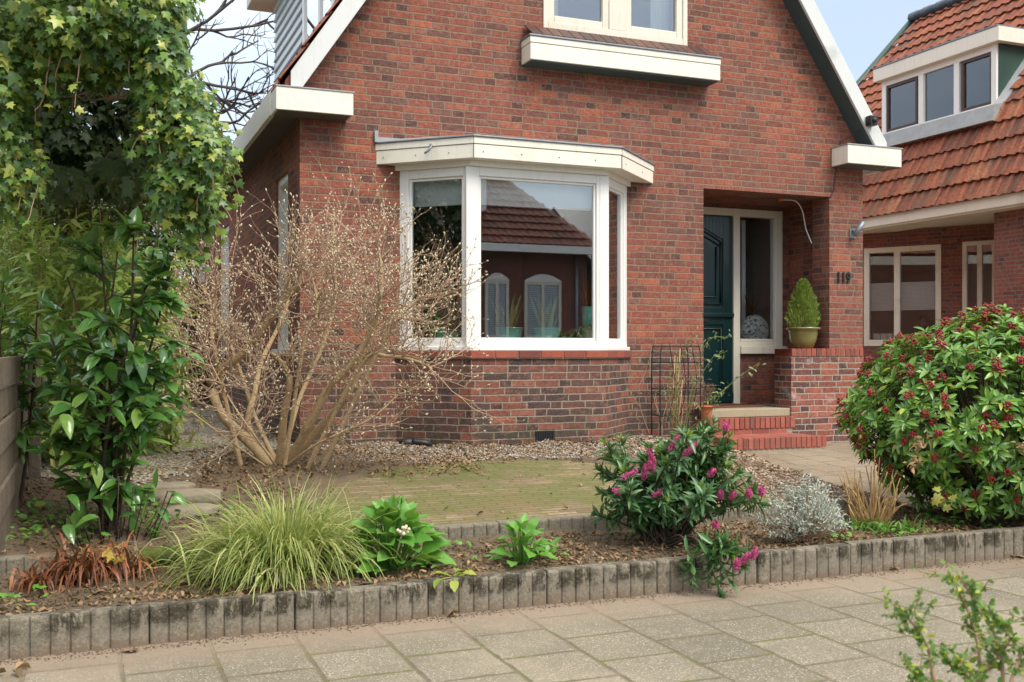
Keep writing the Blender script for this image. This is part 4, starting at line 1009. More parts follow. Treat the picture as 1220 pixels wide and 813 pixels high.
r = thing('stacked_planter', 'round pale gourd pot topped by green pot with orange grass', 'potted plant', c)
mb = MB(); 
prof = [(.02, 0), (.06, .015), (.085, .06), (.085, .12), (.06, .165), (.03, .185)]; mb.lathe(c, prof, 24); mb.build('round_pot', mat_plain('cream_glaze', (.5, .45, .3), .3, .2, 14), r)
mb = MB(); mb.lathe((c[0], c[1], WB + .186), [(.05, 0), (.065, .005), (.07, .17), (.06, .17), (.058, .15)], 24); mb.build('pot', C['teal'], r)
L = Leaves()
for i in range(40):
    V, f = ribbon(np.array(c) + [rng.normal() * .02, rng.normal() * .02, .33], rng.normal(size=3) * .13 + [0, 0, 1], rng.uniform(.2, .36), .008, .2, 5); L.raw(V, f)
L.build('leaves', mat_leaf('orange_grass', [(.4, .12, .03), (.5, .2, .05), (.3, .14, .04)], .6, .2), r)
# conifer on the low porch wall
q = at_b(957, 413, 8.82); c = (q[0], 8.82, 1.268)
r = thing('potted_conifer', 'small bright green conifer in olive glazed pot on porch wall', 'potted plant', c)
mb = MB(); mb.lathe(c, [(.07, 0), (.10, .012), (.135, .09), (.148, .17), (.15, .195), (.178, .205), (.178, .222), (.15, .222), (.14, .19)], 36); mb.build('pot', C['olive'], r)
mb = MB(); mb.lathe((c[0], c[1], c[2] + .18), [(.08, 0), (.143, .005), (.05, .02), (.001, .022)], 20); mb.build('soil', C['potsoil'], r)
L = Leaves(); TP = ovleaf(.22, .05, .1, 3); n = 5200
h = rng.uniform(0, 1, n) ** .8; an = rng.uniform(0, 2 * math.pi, n)
lob = 1 + .18 * np.sin(an * 4 + h * 7) + .12 * np.sin(an * 7 - h * 11)
rr = (.175 * (1 - h) ** .7 * (.45 + .55 * np.minimum(1, h * 4 + .3)) * lob + .012) * rng.uniform(.45, 1.05, n)
P = np.stack([c[0] + rr * np.cos(an), c[1] + rr * np.sin(an), c[2] + .2 + h * .50], 1)
D = np.stack([np.cos(an) * .6, np.sin(an) * .6, np.ones(n)], 1) + rng.normal(size=(n, 3)) * .3
L.add(P, D, rnd_dir(n), rng.uniform(.02, .042, n), TP)
C['conifer'] = mat_leaf('conifer', [(.10, .18, .02), (.2, .3, .03), (.28, .36, .05), (.14, .24, .03)], .6, .2)
L.build('foliage', C['conifer'], r)
mb = MB(); mb.tube([(c[0], c[1], c[2] + .18), (c[0], c[1], c[2] + .6)], [.012, .004], 6); mb.build('trunk', C['dark_bark'], r)
# heather in a terracotta pot beside the steps
q = at_b(838, 497, 8.56); c = (5.53, 8.60, .588)
r = thing('potted_heather', 'withered pink heather in small terracotta pot on the top step', 'potted plant', c); pot(r, c, .05, .075, .13, 'terra', .012)
L = Leaves(); n = 900; t = rng.uniform(.1, 1, n)[:, None]; d = unit(rnd_dir(n) * .45 + [0, 0, 1]); 
L.add(np.array(c) + [0, 0, .11] + d * t * .24, d + rnd_dir(n) * .5, rnd_dir(n), rng.uniform(.01, .022, n), TP)
L.build('flower_spikes', mat_leaf('heather', [(.3, .09, .1), (.42, .16, .15), (.16, .1, .05), (.25, .14, .09)], .8, .2), r)
# pierced white vase on the sill inside
q = at_b(899, 405, 9.78); c = (6.885, 9.715, 1.301)
r = thing('pierced_vase', 'round white pierced vase with dried brown leaves behind side light', 'vase', c)
mb = MB(); Rz, Ry = .185, .165; ns, nr = 52, 32; V = []; f = []
for i in range(nr + 1):
    th = math.pi * i / nr
    for j in range(ns): an = 2 * math.pi * j / ns; V.append((c[0] + Rz * math.sin(th) * math.cos(an), c[1] + .07 * math.sin(th) * math.sin(an), c[2] + .17 - .18 * math.cos(th)))
hol = random.Random(3)
for i in range(nr):
    for j in range(ns):
        if 1 < i < nr - 2 and hol.random() < .2: continue
        a = i * ns + j; b_ = i * ns + (j + 1) % ns; f.append((a, b_, b_ + ns, a + ns))
mb.add(V, f, False); o = mb.build('vase_body', C['white'], r); md = o.modifiers.new('t', 'SOLIDIFY'); md.thickness = .006
L = Leaves()
for d in ((-.35, 0, 1.), (-.1, .1, 1.), (.1, 0, 1.), (.45, 0, .9), (-.2, 0, .8)): V, f = ribbon(np.array(c) + [-.04, 0, .33], d, rng.uniform(.22, .34), .05, .15, 6); L.raw(V, f)
L.build('dried_leaves', mat_leaf('dried_leaf', [(.22, .06, .03), (.3, .1, .05)], .8, .2), r)
mb = MB(); mb.box((5.75, 8.95, .669), (6.45, 9.45, .684)); tag(mb.build('doormat', mat_plain('coir', (.16, .07, .04), .95, .3, 60, .8, 200), None, .004), 'brown coir doormat on the threshold slab before green door', 'doormat')
# rose trellis with canes
tb = np.array([5.16, 8.50, .44])
r = thing('plant_trellis', 'thin black metal plant trellis with bamboo canes left of the door', 'trellis', tb)
mb = MB()
for dx, dy in ((-.22, -.05), (.22, -.05), (-.2, .14), (.2, .14)): mb.tube(bez([tb + [dx, dy, 0], tb + [dx, dy, .7], tb + [dx * .9, dy, .87]], 6), .006, 5)
for z in (.2, .45, .7, .85): mb.tube([tb + [-.22, -.05, z], tb + [.22, -.05, z], tb + [.2, .14, z], tb + [-.2, .14, z], tb + [-.22, -.05, z]], .004, 4)
for k in range(3): mb.tube(bez([tb + [-.12 + k * .12, -.05, .2], tb + [-.07 + k * .12, -.06, .5], tb + [-.12 + k * .12, -.05, .88]], 8), .004, 4)
mb.build('frame', C['black'], r)
mb = MB()
for k in range(4): mb.tube([tb + [-.09 + k * .02, -.02 + rng.normal() * .02, 0], tb + [-.02 + k * .028, .02, .55 + rng.uniform(-.1, .3)]], .006, 5)
mb.build('cane', C['straw'], r)
# ------------------------------------------------------------------ plants
def jitter_dir(d, s): d = np.array(d, float) + rng.normal(size=3) * s; return d / np.linalg.norm(d)
class Branches:
    def __init__(s): s.mb = MB(); s.tips = []; s.sites = []
    def grow(s, p, d, L, r, lvl, spread=.6, up=.15, nseg=5, kids=3, shrink=.62, sides=6, wig=.12, t0=.35):
        p = np.array(p, float); d = unit(np.array(d, float)); pts = [p]; step = L / nseg
        for i in range(nseg):
            d = unit(d + rng.normal(size=3) * wig + np.array([0, 0, up * .3])); pts.append(pts[-1] + d * step)
        s.mb.tube(pts, np.linspace(r, r * .55, nseg + 1), sides if lvl > 1 else 4, False)
        if lvl <= 0: s.tips.append((pts[-1], d)); 
        s.sites += [(pts[i], unit(pts[i] - pts[i - 1]), lvl) for i in range(1, nseg + 1)]
        if lvl > 0:
            for k in range(kids):
                t = t0 + (1 - t0) * (k + rng.uniform(.2, 1)) / kids; i = min(nseg - 1, int(t * nseg)); q = pts[i] + (pts[i + 1] - pts[i]) * (t * nseg - i)
                dd = unit(unit(pts[i + 1] - pts[i]) + rnd_dir(1)[0] * spread + np.array([0, 0, up]))
                s.grow(q, dd, L * shrink * rng.uniform(.7, 1.15), r * .58, lvl - 1, spread, up, max(3, nseg - 1), kids, shrink, sides, wig, .25)
OV = [ovleaf(.42, .15, .25, 5), ovleaf(.38, .25, .1, 5), ovleaf(.45, .05, .4, 5)]
LAU = [ovleaf(.44, .18, .18, 6), ovleaf(.48, .3, .4, 6), ovleaf(.4, .1, .05, 6)]
NAR = [ovleaf(.24, .15, .3, 4), ovleaf(.28, .2, .1, 4)]
IVY = [ivyleaf()]
def addl(L, P, D, U, S, tpls):
    k = rng.integers(0, len(tpls), len(P))
    for i, t in enumerate(tpls):
        q = k == i; L.add(P[q], D[q], U[q], S[q], t)

# --- ivy bower, top left
C['ivy'] = mat_leaf('ivy_leaf', [(.02, .07, .02), (.035, .12, .025), (.06, .17, .03), (.12, .26, .04), (.24, .38, .05), (.06, .17, .03), (.04, .12, .03), (.36, .44, .07), (.5, .52, .09)], .36, .25)
C['ivyshade'] = mat_leaf('shaded_ivy_leaf', [(.014, .045, .014), (.03, .085, .02), (.02, .06, .018), (.04, .10, .025)], .5, .1)  # darker copy of the ivy leaf, shade of the hollow put into its colour
ivc = at(100, 120, 5.2)
size0 = (.030, .052)
iv = thing('ivy_bower', 'huge glossy ivy hanging over a dark hollow at top left', 'climbing plant', (ivc[0], ivc[1], .3))
L = Leaves(); LD = Leaves(); ST = MB()
camv = np.array([0, 0, CH])
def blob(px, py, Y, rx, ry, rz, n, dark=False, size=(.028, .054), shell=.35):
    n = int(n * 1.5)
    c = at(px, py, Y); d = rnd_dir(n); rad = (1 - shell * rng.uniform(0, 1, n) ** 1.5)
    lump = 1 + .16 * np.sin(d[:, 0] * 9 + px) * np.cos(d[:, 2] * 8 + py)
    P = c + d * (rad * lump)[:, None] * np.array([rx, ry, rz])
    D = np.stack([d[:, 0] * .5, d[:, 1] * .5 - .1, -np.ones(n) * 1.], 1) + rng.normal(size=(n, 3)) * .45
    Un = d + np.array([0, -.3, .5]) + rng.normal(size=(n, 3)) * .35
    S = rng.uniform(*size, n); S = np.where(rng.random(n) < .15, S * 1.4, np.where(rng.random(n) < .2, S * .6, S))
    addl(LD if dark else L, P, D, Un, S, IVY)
# lit roof and right flank
for a in [(-10, 20, 4.9, .55, .5, .5, 1500), (70, 5, 4.8, .42, .5, .34, 1600), (140, 8, 4.8, .34, .45, .28, 1500), (190, 82, 4.85, .125, .35, .30, 1050),
          (218, 150, 4.85, .15, .3, .24, 950), (236, 178, 4.8, .12, .25, .17, 560), (5, 110, 4.8, .12, .35, .40, 900), (110, 50, 4.75, .30, .3, .10, 600), (205, 215, 4.85, .11, .2, .2, 420),
          (15, 200, 4.9, .12, .3, .25, 500), (235, 240, 4.9, .09, .15, .17, 230), (165, -45, 5.0, .28, .5, .3, 700)]: blob(*a)
# leaf tunnel added to shut light out of the hollow, its shade coloured in
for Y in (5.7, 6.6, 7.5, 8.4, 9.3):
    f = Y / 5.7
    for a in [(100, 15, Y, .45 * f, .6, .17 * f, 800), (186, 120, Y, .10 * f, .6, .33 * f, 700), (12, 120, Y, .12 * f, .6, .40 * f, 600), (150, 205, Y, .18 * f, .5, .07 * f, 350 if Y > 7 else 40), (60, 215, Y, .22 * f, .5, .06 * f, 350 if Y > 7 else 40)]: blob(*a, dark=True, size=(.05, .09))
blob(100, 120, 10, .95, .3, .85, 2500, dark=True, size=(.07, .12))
# hanging strands
def strand(px, py, Y, length, drift, n):
    p = at(px, py, Y); pts = [p]; d = np.array([drift, rng.normal() * .1, -1.])
    for i in range(8): d = unit(d + rng.normal(size=3) * .18 + [0, 0, -.1]); pts.append(pts[-1] + d * length / 8)
    pts = np.array(pts); ST.tube(pts, np.linspace(.004, .0015, 9), 4, False)
    t = rng.uniform(0, 8, n); i = np.minimum(7, t.astype(int)); P = pts[i] + (pts[i + 1] - pts[i]) * (t - i)[:, None] + rng.normal(size=(n, 3)) * .022
    addl(L, P, rnd_dir(n) * .7 + [0, -.2, -.7], rnd_dir(n) * .6 + [0, -.9, .5], rng.uniform(.026, .05, n), IVY)
for k in range(44):
    px = rng.uniform(170, 256); strand(px, 85 + (px - 170) * .8 + rng.uniform(-20, 30), rng.uniform(4.6, 4.95), rng.uniform(.2, .48), rng.uniform(-.1, .2), 26)
for k in range(20): px = rng.uniform(-5, 60); strand(px, rng.uniform(100, 190), rng.uniform(4.6, 4.9), rng.uniform(.15, .4), 0, 18)
for k in range(5): px = rng.uniform(60, 175); strand(px, rng.uniform(35, 65), rng.uniform(4.55, 4.8), rng.uniform(.1, .35), 0, 12)
for a in ((232, 215, .42), (250, 195, .4), (262, 190, .34), (240, 225, .4), (225, 235, .35)): strand(a[0] - 12, a[1], 4.8, a[2] * .9, .15, 40)
for (x_, y_) in ((262, 150), (272, 165), (268, 190), (250, 215), (240, 240), (228, 255)): strand(x_, y_, 4.85, rng.uniform(.12, .26), .25, 13)
L.build('foliage', C['ivy'], iv); LD.build('shaded_foliage', C['ivyshade'], iv)  # second mesh holds the tunnel leaves with shade in their green
for k in range(12):
    q = at(rng.uniform(10, 190), 40, rng.uniform(5.3, 5.6)); q2 = at(rng.uniform(60, 190), 120, 5.8); ST.tube(bez([q, (q + q2) / 2 + rng.normal(size=3) * .1, q2], 8), .005, 5)
ST.build('stems', C['twig'], iv)
tr = MB(); b0 = at(-70, 618, 6.1); b0[2] = .2
tr.tube(bez([b0, at(-60, 430, 6.1), at(-30, 250, 6.0), at(60, 40, 5.6)], 12), [.09] * 4 + [.08] * 4 + [.06] * (len(bez([0 * b0, b0, b0, b0], 12)) - 8), 8); tr.build('trunk', C['dark_bark'], iv)

# --- generic leafy bush as a thing
def bush(name, label, cat, blobs, mat, tpl, size, base, trunk_r=.03, bark='dark_bark', up=.2, group=None, droop=.0):
    r = thing(name, label, cat, base, group); L = Leaves(); mb = MB(); base = np.array(base, float)
    for (c, rad, n) in blobs:
        c = np.array(c, float); rad = np.array(rad, float); d = rnd_dir(n)
        nclump = max(6, n // 60); cd = rnd_dir(nclump); idx = rng.integers(0, nclump, n)
        P = c + cd[idx] * rad * rng.uniform(.35, 1., nclump)[idx][:, None] + rnd_dir(n) * rng.uniform(0, 1, n)[:, None] * rad * .33
        D = unit(P - c) * .7 + rnd_dir(n) * .6 + np.array([0, 0, up - droop]); addl(L, P, D, rnd_dir(n) * .6 + [0, -.2, 1], rng.uniform(*size, n), tpl)
        for k in range(6):
            e = c + cd[k] * rad * .7; mid = (base + e) / 2 + rng.normal(size=3) * .1; mb.tube(bez([base, mid, e], 8), np.linspace(trunk_r, trunk_r * .25, len(bez([base, mid, e], 8))), 5, False)
    L.build('foliage' if cat != 'tree' else 'crown', mat, r); mb.build('trunk', C[bark], r); return r
C['evergreen'] = mat_leaf('evergreen_leaf', [(.02, .06, .02), (.04, .1, .03), (.07, .15, .03), (.03, .08, .02), (.1, .18, .04)], .5, .15)
C['bamboo'] = mat_leaf('bamboo_leaf', [(.22, .36, .05), (.36, .48, .08), (.14, .28, .05), (.5, .54, .14), (.26, .4, .06)], .5, .3)
C['olive_bush'] = mat_leaf('olive_bush_leaf', [(.12, .17, .04), (.2, .24, .06), (.08, .12, .03), (.28, .3, .09)], .6, .2)
def c3(px, py, Y): return tuple(at(px, py, Y))
def base3(px, Y, z=.45): q = at(px, 418, Y); return (q[0], q[1], z)
# bamboo: canes with long narrow leaves
r = thing('bamboo_clump', 'yellow green bamboo with narrow leaves behind the laurel', 'bamboo', base3(90, 8.2, .4)); L = Leaves(); mb = MB()
for k in range(46):
    px = rng.uniform(-25, 205); Y = rng.uniform(7.2, 9.2); q0 = at(px + rng.normal() * 8, 418, Y); q0[2] = .4; top = at(px + rng.normal() * 22, rng.uniform(235, 300) + max(0, px - 120) * .6, Y - rng.uniform(0, .6)); pts = bez([q0, (q0 + top) / 2 + rng.normal(size=3) * .05, top], 8)
    mb.tube(pts, np.linspace(.008, .003, len(pts)), 5, False)
    n = 170; t = rng.uniform(.1, 1.02, n).clip(0, .999); i = np.minimum(len(pts) - 2, (t * (len(pts) - 1)).astype(int)); P = pts[i] + rnd_dir(n) * rng.uniform(0, .2, n)[:, None]
    L.add(P, rnd_dir(n) * [1, 1, .6] + [0, -.3, .0], rnd_dir(n) * .7 + [0, -.3, 1], rng.uniform(.08, .17, n), ovleaf(.21, .1, .5, 4))
L.build('foliage', C['bamboo'], r); mb.build('canes', C['straw'], r)
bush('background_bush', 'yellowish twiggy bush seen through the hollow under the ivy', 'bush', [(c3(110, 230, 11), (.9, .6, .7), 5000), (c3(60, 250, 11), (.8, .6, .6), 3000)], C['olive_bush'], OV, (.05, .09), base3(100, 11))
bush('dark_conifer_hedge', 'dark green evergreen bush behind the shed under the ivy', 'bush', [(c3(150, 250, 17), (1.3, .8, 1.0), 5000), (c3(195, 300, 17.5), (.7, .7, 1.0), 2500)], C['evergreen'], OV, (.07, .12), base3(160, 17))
bush('garden_tree', 'leafy evergreen tree far back at the left edge', 'tree', [(c3(20, 260, 14), (1.6, 1, 1.5), 5000), (c3(60, 330, 13), (1.4, 1, 1.2), 4000)], C['evergreen'], OV, (.07, .12), base3(30, 14), .1)
# tree that shows only in the panes
bush('garden_tree', 'large evergreen tree mirrored in the left bay pane', 'tree', [((-8.5, 4.0, 3.6), (2.4, 2.4, 2.4), 9000), ((-8, 5.4, 2.0), (2, 2, 1.6), 4000), ((-9, 1.5, 2.4), (2, 2, 2), 5000)], C['evergreen'], OV, (.12, .22), (-8.5, 4.0, 0), .16)
# bare tree behind
br = Branches(); q = np.array(base3(150, 14, .45)); r = thing('bare_tree', 'leafless tree whose thin dark branches show against the sky beside the ivy', 'tree', q)
trunk = bez([q, at(150, 250, 14), at(160, 120, 14), at(190, 60, 14)], 10); br.mb.tube(trunk, np.linspace(.14, .06, len(trunk)), 8)
for (pp, dd, l_) in (((185, 120), (.75, 0, .25), 1.1), ((170, 180), (.8, 0, .1), 1.1), ((190, 60), (.85, 0, .45), 1.2), ((180, 90), (1, .1, -.15), 1.2), ((190, 60), (.5, 0, .9), 1.2), ((175, 140), (.9, -.1, -.1), 1.0), ((188, 40), (.9, 0, .15), 1.25), ((165, 210), (.9, 0, .2), .9), ((186, 100), (.7, -.2, .1), 1.1)):
    dv = np.array([dd[0] * CA - dd[1] * SA, dd[0] * SA * .3 + dd[1], dd[2]]); br.grow(at(*pp, 14), dv, l_ * 1.25, .03, 3, .75, .05, 6, 3, .62, 5, .2)
br.mb.build('branches', C['greybark'], r)

# --- laurels
C['laurel'] = mat_leaf('laurel_leaf', [(.03, .12, .03), (.05, .19, .04), (.08, .26, .05), (.14, .35, .06), (.04, .15, .04), (.06, .21, .045), (.11, .3, .05), (.26, .42, .07)], .2, .2, .7)
def laurel(label, base, tops, nl, size, tlo=.3):
    r = thing('laurel_shrub', label, 'shrub', base, 'glossy laurel shrubs in the left bed'); mb = MB(); L = Leaves(); base = np.array(base, float)
    for tp in tops:
        tp = np.array(tp, float); pts = bez([base + [rng.normal() * .03, rng.normal() * .03, 0], base * .55 + tp * .45 + rng.normal(size=3) * .05, tp], 14)
        mb.tube(pts, np.linspace(.014, .005, len(pts)), 6, False)
        for k in range(12):
            t = rng.uniform(tlo, 1); i = min(len(pts) - 2, int(t * (len(pts) - 1))); d = unit(rnd_dir(1)[0] * [1, 1, .35] + [0, -.2, .45]); ln = rng.uniform(.12, .38) * (1.15 - t * .5); q = pts[i]; e = q + d * ln
            mb.tube([q, (q + e) / 2 + [0, 0, .02], e], [.005, .004, .002], 5, False)
            n = nl; tt = rng.uniform(.25, 1.08, n)[:, None]; P = q + (e - q) * tt
            D = rnd_dir(n) * [1, 1, .6] + d * .7 + [0, 0, -.15]; U_ = rnd_dir(n) * .35 + [0, -.25, 1]; addl(L, P, D, U_, rng.uniform(*size, n), LAU)
    L.build('foliage', C['laurel'], r); mb.build('stems', C['dark_bark'], r); return r
b0 = at(132, 634, 5.55)
laurel('tall laurel with glossy dark leaves beside the driveway gravel', b0, [at(190, 268, 5.6), at(120, 290, 5.5), at(80, 330, 5.5), at(170, 350, 5.4), at(60, 400, 5.6), at(190, 440, 5.5), at(140, 300, 5.7), at(205, 320, 5.6), at(160, 255, 5.5), at(100, 480, 5.4)], 8, (.085, .15))
b1 = at(20, 640, 5.9)
laurel('smaller laurel leaning in from the left picture edge by the fence', b1, [at(-5, 340, 5.7), at(45, 360, 5.9), at(30, 420, 5.9)], 6, (.08, .14), .55)
L = Leaves()
n = 26; q = at(130, 600, 5.4); P = q + rng.normal(size=(n, 3)) * [.14, .1, .06]; addl(L, P, rnd_dir(n) + [0, -.3, -.3], rnd_dir(n) * .5 + [0, -.4, 1], rng.uniform(.09, .14, n), LAU)
r = thing('laurel_shrub', 'low leafy laurel shoots round the foot of the tall laurel', 'shrub', q); L.build('foliage', C['laurel'], r)
mb = MB()
for i in range(n): g_ = np.array([P[i][0] * .7 + q[0] * .3, P[i][1] * .7 + q[1] * .3, .27]); mb.tube([g_, P[i]], .003, 4)
mb.build('stems', C['dark_bark'], r)

# --- bare magnolia with buds
mg = at(330, 547, 7.55); mg[2] = .43
r = thing('magnolia_shrub', 'bare multi stemmed magnolia with cream buds before the house corner', 'shrub', mg)
br = Branches()
def limb(pts, r0, r1):
    Q = np.array([at(x, y, Y) for x, y, Y in pts]); Q[0] = mg + (Q[0] - mg) * .6; Q[0][2] = min(Q[0][2], .42); c = bez(Q, len(Q) * 4); rad = np.linspace(r0 * .95, r1 * 1.1, len(c)) * (1 + .08 * np.sin(np.arange(len(c)) * 1.7)); br.mb.tube(c, rad, 9, False); return c
limbs = [
 limb([(318, 545, 7.5), (290, 520, 7.5), (262, 490, 7.4), (254, 450, 7.4), (285, 425, 7.3), (318, 385, 7.2), (345, 350, 7.1), (362, 338, 7.0)], .042, .016),
 limb([(258, 452, 7.4), (256, 420, 7.4), (252, 380, 7.5), (258, 345, 7.5)], .02, .008),
 limb([(322, 545, 7.6), (296, 510, 7.7), (303, 470, 7.8), (312, 430, 7.9), (340, 370, 8.0), (345, 320, 8.0)], .03, .01),
 limb([(335, 545, 7.5), (338, 500, 7.4), (345, 455, 7.3), (338, 435, 7.3), (322, 420, 7.2)], .034, .010),
 limb([(345, 455, 7.3), (362, 410, 7.2), (378, 370, 7.2), (372, 330, 7.2)], .016, .007),
 limb([(350, 546, 7.5), (372, 500, 7.3), (392, 462, 7.2), (420, 432, 7.1), (448, 380, 7.0), (452, 350, 6.9)], .038, .010),
 limb([(352, 548, 7.6), (385, 505, 7.5), (415, 470, 7.4), (430, 430, 7.4), (445, 400, 7.4), (455, 340, 7.4), (450, 290, 7.4)], .034, .008),
 limb([(392, 462, 7.2), (430, 435, 7.1), (465, 425, 7.0), (495, 430, 6.95), (515, 440, 6.9)], .020, .006),
 limb([(330, 545, 7.6), (305, 500, 7.9), (285, 440, 8.1), (262, 380, 8.2), (240, 340, 8.2)], .022, .007),
 limb([(420, 432, 7.1), (460, 400, 7.0), (482, 372, 7.0), (500, 355, 7.0)], .018, .006),
 limb([(340, 545, 7.7), (355, 480, 7.9), (385, 410, 8.0), (400, 350, 8.0), (395, 290, 8.0)], .022, .007),
 limb([(310, 545, 7.3), (280, 530, 7.1), (240, 500, 7.0), (215, 480, 7.0)], .008, .003),
 limb([(330, 545, 7.3), (300, 515, 7.0), (270, 470, 6.9), (250, 430, 6.9)], .007, .003),
 limb([(345, 545, 7.3), (380, 528, 7.1), (440, 500, 7.0), (475, 470, 7.0)], .010, .004)]
tw = Branches()
for c in limbs:
    m_ = len(c); k0 = int(m_ * .3)
    for k in range(k0, m_, 1):
        for _ in range(3):
            hgt = c[k][2]
            if rng.random() > np.interp(hgt, [.5, .95, 1.5, 2.2], [.12, .28, .5, .58]): continue
            out_ = c[k] - (mg + [0, 0, .8]); d = unit(rnd_dir(1)[0] * 1.0 + unit(out_) * .6 + [0, 0, .5])
            tw.grow(c[k], d, rng.uniform(.18, .45), .0048, 2, .8, .18, 5, 3, .66, 4, .2, .25)
br.mb.build('branches', C['bark'], r); tw.mb.build('twigs', C['twig'], r); br = tw
L = Leaves(); TPB = (np.array([(-.22, .25, 0), (.22, .25, 0), (0, .25, .22), (0, .25, -.22), (0, 0, 0), (0, 1, 0), (-.2, .6, 0), (.2, .6, 0), (0, .6, .2), (0, .6, -.2)]),
   [(4, 2, 0), (4, 1, 2), (4, 3, 1), (4, 0, 3), (0, 2, 8, 6), (2, 1, 7, 8), (1, 3, 9, 7), (3, 0, 6, 9), (6, 8, 5), (8, 7, 5), (7, 9, 5), (9, 6, 5)])
bp = [(p_, d_) for p_, d_, l_ in br.sites if l_ <= 1 and rng.random() < .42] + br.tips
P = np.array([x[0] for x in bp]); D = np.array([x[1] for x in bp]) + rnd_dir(len(bp)) * .5
L.add(P, D + [0, 0, .3], rnd_dir(len(bp)), rng.uniform(.014, .030, len(bp)), TPB)
C['bud'] = mat_island('magnolia_bud', [(.55, .44, .28), (.66, .58, .4), (.42, .31, .18)], .8, .2)
L.build('buds', C['bud'], r)
print('buds', len(bp))

# --- sedge
C['sedge'] = mat_leaf('sedge_blade', [(.24, .34, .06), (.55, .56, .2), (.14, .25, .04), (.68, .66, .32), (.36, .42, .09), (.2, .3, .05), (.6, .58, .25)], .45, .3)
sg = at(340, 682, 5.1); sg[2] = .16
r = thing('sedge_tuft', 'broad arching tuft of yellow striped sedge grass by the edging', 'grass tuft', sg); L = Leaves()
for k in range(2300):
    an = rng.uniform(0, 2 * math.pi); rr = abs(rng.normal()) * .14; p0 = sg + [rr * math.cos(an) * 1.3, rr * math.sin(an) * .8, -.01]
    d = np.array([math.cos(an) * .8, math.sin(an) * .6, rng.uniform(.5, 2.6)]); d += rng.normal(size=3) * .3
    V, f = ribbon(p0, d, rng.uniform(.22, .50) * (1.15 - .3 * rr), rng.uniform(.0055, .0105), rng.uniform(.5, 2.3), 7); V[:, 2] = np.maximum(V[:, 2], .158); L.raw(V, f)
L.build('blades', C['sedge'], r)
r = thing('grass_blades', 'few long green blades lying on soil left of the sedge', 'grass tuft', at(215, 672, 5.2)); L = Leaves()
for k in range(9): V, f = ribbon(np.array([*at(228 + rng.normal() * 8, 668, 5.15)[:2], .17]), (-.8, -.5 + rng.normal() * .2, .5), .2, .006, 1.2, 6); V[:, 2] = np.maximum(V[:, 2], .17); L.raw(V, f)
L.build('blades', C['sedge'], r)

# --- broad-leaved perennials
C['broad'] = mat_leaf('broad_leaf', [(.06, .24, .03), (.10, .33, .04), (.16, .42, .05), (.08, .28, .035), (.2, .46, .08)], .4, .3)
def rosette(name, label, cat, c, n, size, spread, mat, tilt=(.2, 1.2), tpl=None, group=None, flat=0., reach=1.):
    r = thing(name, label, cat, c, group); L = Leaves(); mb = MB(); c = np.array(c, float)
    for i in range(n):
        an = i * 2.4 + rng.uniform(0, .6); f_ = (i + .5) / n; s_ = rng.uniform(*size) * (.65 + .45 * f_); el = np.interp(f_, [0, 1], [tilt[1], tilt[0]]) + rng.normal() * .12
        d = np.array([math.cos(an) * math.cos(el), math.sin(an) * math.cos(el), math.sin(el)]); p0 = c + [spread * f_ * math.cos(an), spread * f_ * math.sin(an), .0]
        p1 = p0 + d * s_ * rng.uniform(.3, 1.) * reach; mb.tube([p0, (p0 + p1) / 2, p1], .003, 4, False)
        L.add(p1[None], d[None] + [[0, 0, -.15]], np.array([[0, 0, 1.]]) + rng.normal(size=(1, 3)) * .15, np.array([s_]), (tpl or BRD)[rng.integers(0, 3)])
    L.build('leaves', mat, r); mb.build('stalks', mat, r); return r
def dome_plant(name, label, cat, c, n, size, ext, mat, up=.3):
    r = thing(name, label, cat, c); L = Leaves(); mb = MB(); c = np.array(c, float)
    for i in range(n):
        an = i * 2.4 + rng.uniform(0, .5); f_ = ((i + .5) / n) ** .6; s_ = rng.uniform(*size) * (.6 + .5 * f_)
        o = np.array([math.cos(an) * f_ * ext[0], math.sin(an) * f_ * ext[1], ext[2] * (1 - f_ ** 2.2) + .03 + rng.uniform(-.02, .03)])
        d = unit(np.array([math.cos(an) * (.25 + f_), math.sin(an) * (.25 + f_), up + .9 * (1 - f_)]) + rng.normal(size=3) * .2)
        p1 = c + o - d * s_ * .4; mb.tube([c + [o[0] * .2, o[1] * .2, 0], c + o * .55, p1], .0035, 4, False)
        L.add(p1[None], d[None], np.array([[0, -.15, 1.]]) + rng.normal(size=(1, 3)) * .25, np.array([s_]), BRD[rng.integers(0, 3)])
    L.build('leaves', mat, r); mb.build('stalks', mat, r); return r
BRD = [ovleaf(.62, .22, .35, 7, wave=.035), ovleaf(.7, .12, .5, 7, wave=.04), ovleaf(.55, .3, .2, 7, wave=-.03)]
q = at(468, 672, 5.2); q[2] = .16
r = dome_plant('elephant_ear_plant', 'big bright green broad leaved clump with pale flower stub', 'perennial', q, 78, (.10, .165), (.24, .17, .27), C['broad'])
mb = MB()
for k in range(14): mb.ball(tuple(at(480, 632, 5.05) + rng.normal(size=3) * .014), .009, 6, 4)
mb.tube([q, at(480, 632, 5.05)], .005, 5); mb.build('flower_stub', mat_plain('pale_flower', (.6, .5, .35), .8), r)
q = at(540, 690, 5.0); q[2] = .165
C['limeleaf'] = mat_leaf('lime_leaf', [(.3, .38, .04), (.22, .32, .05), (.4, .44, .06)], .5, .3)
rosette('ground_leaf_clump', 'flat yellowing leaves low beside the big broad leaved clump', 'perennial', q, 9, (.06, .09), .05, C['limeleaf'], (.0, .5))
q = at(622, 672, 5.3); q[2] = .165
dome_plant('elephant_ear_plant', 'small bright green leafy clump between the sedge and pink flowers', 'perennial', q, 34, (.07, .12), (.14, .11, .17), C['broad'])
q = at(650, 660, 5.45); q[2] = .165
rosette('seedling_clump', 'upright pale green seedling beside the small leafy clump', 'perennial', q, 12, (.05, .10), .05, C['broad'], (.5, 1.4))

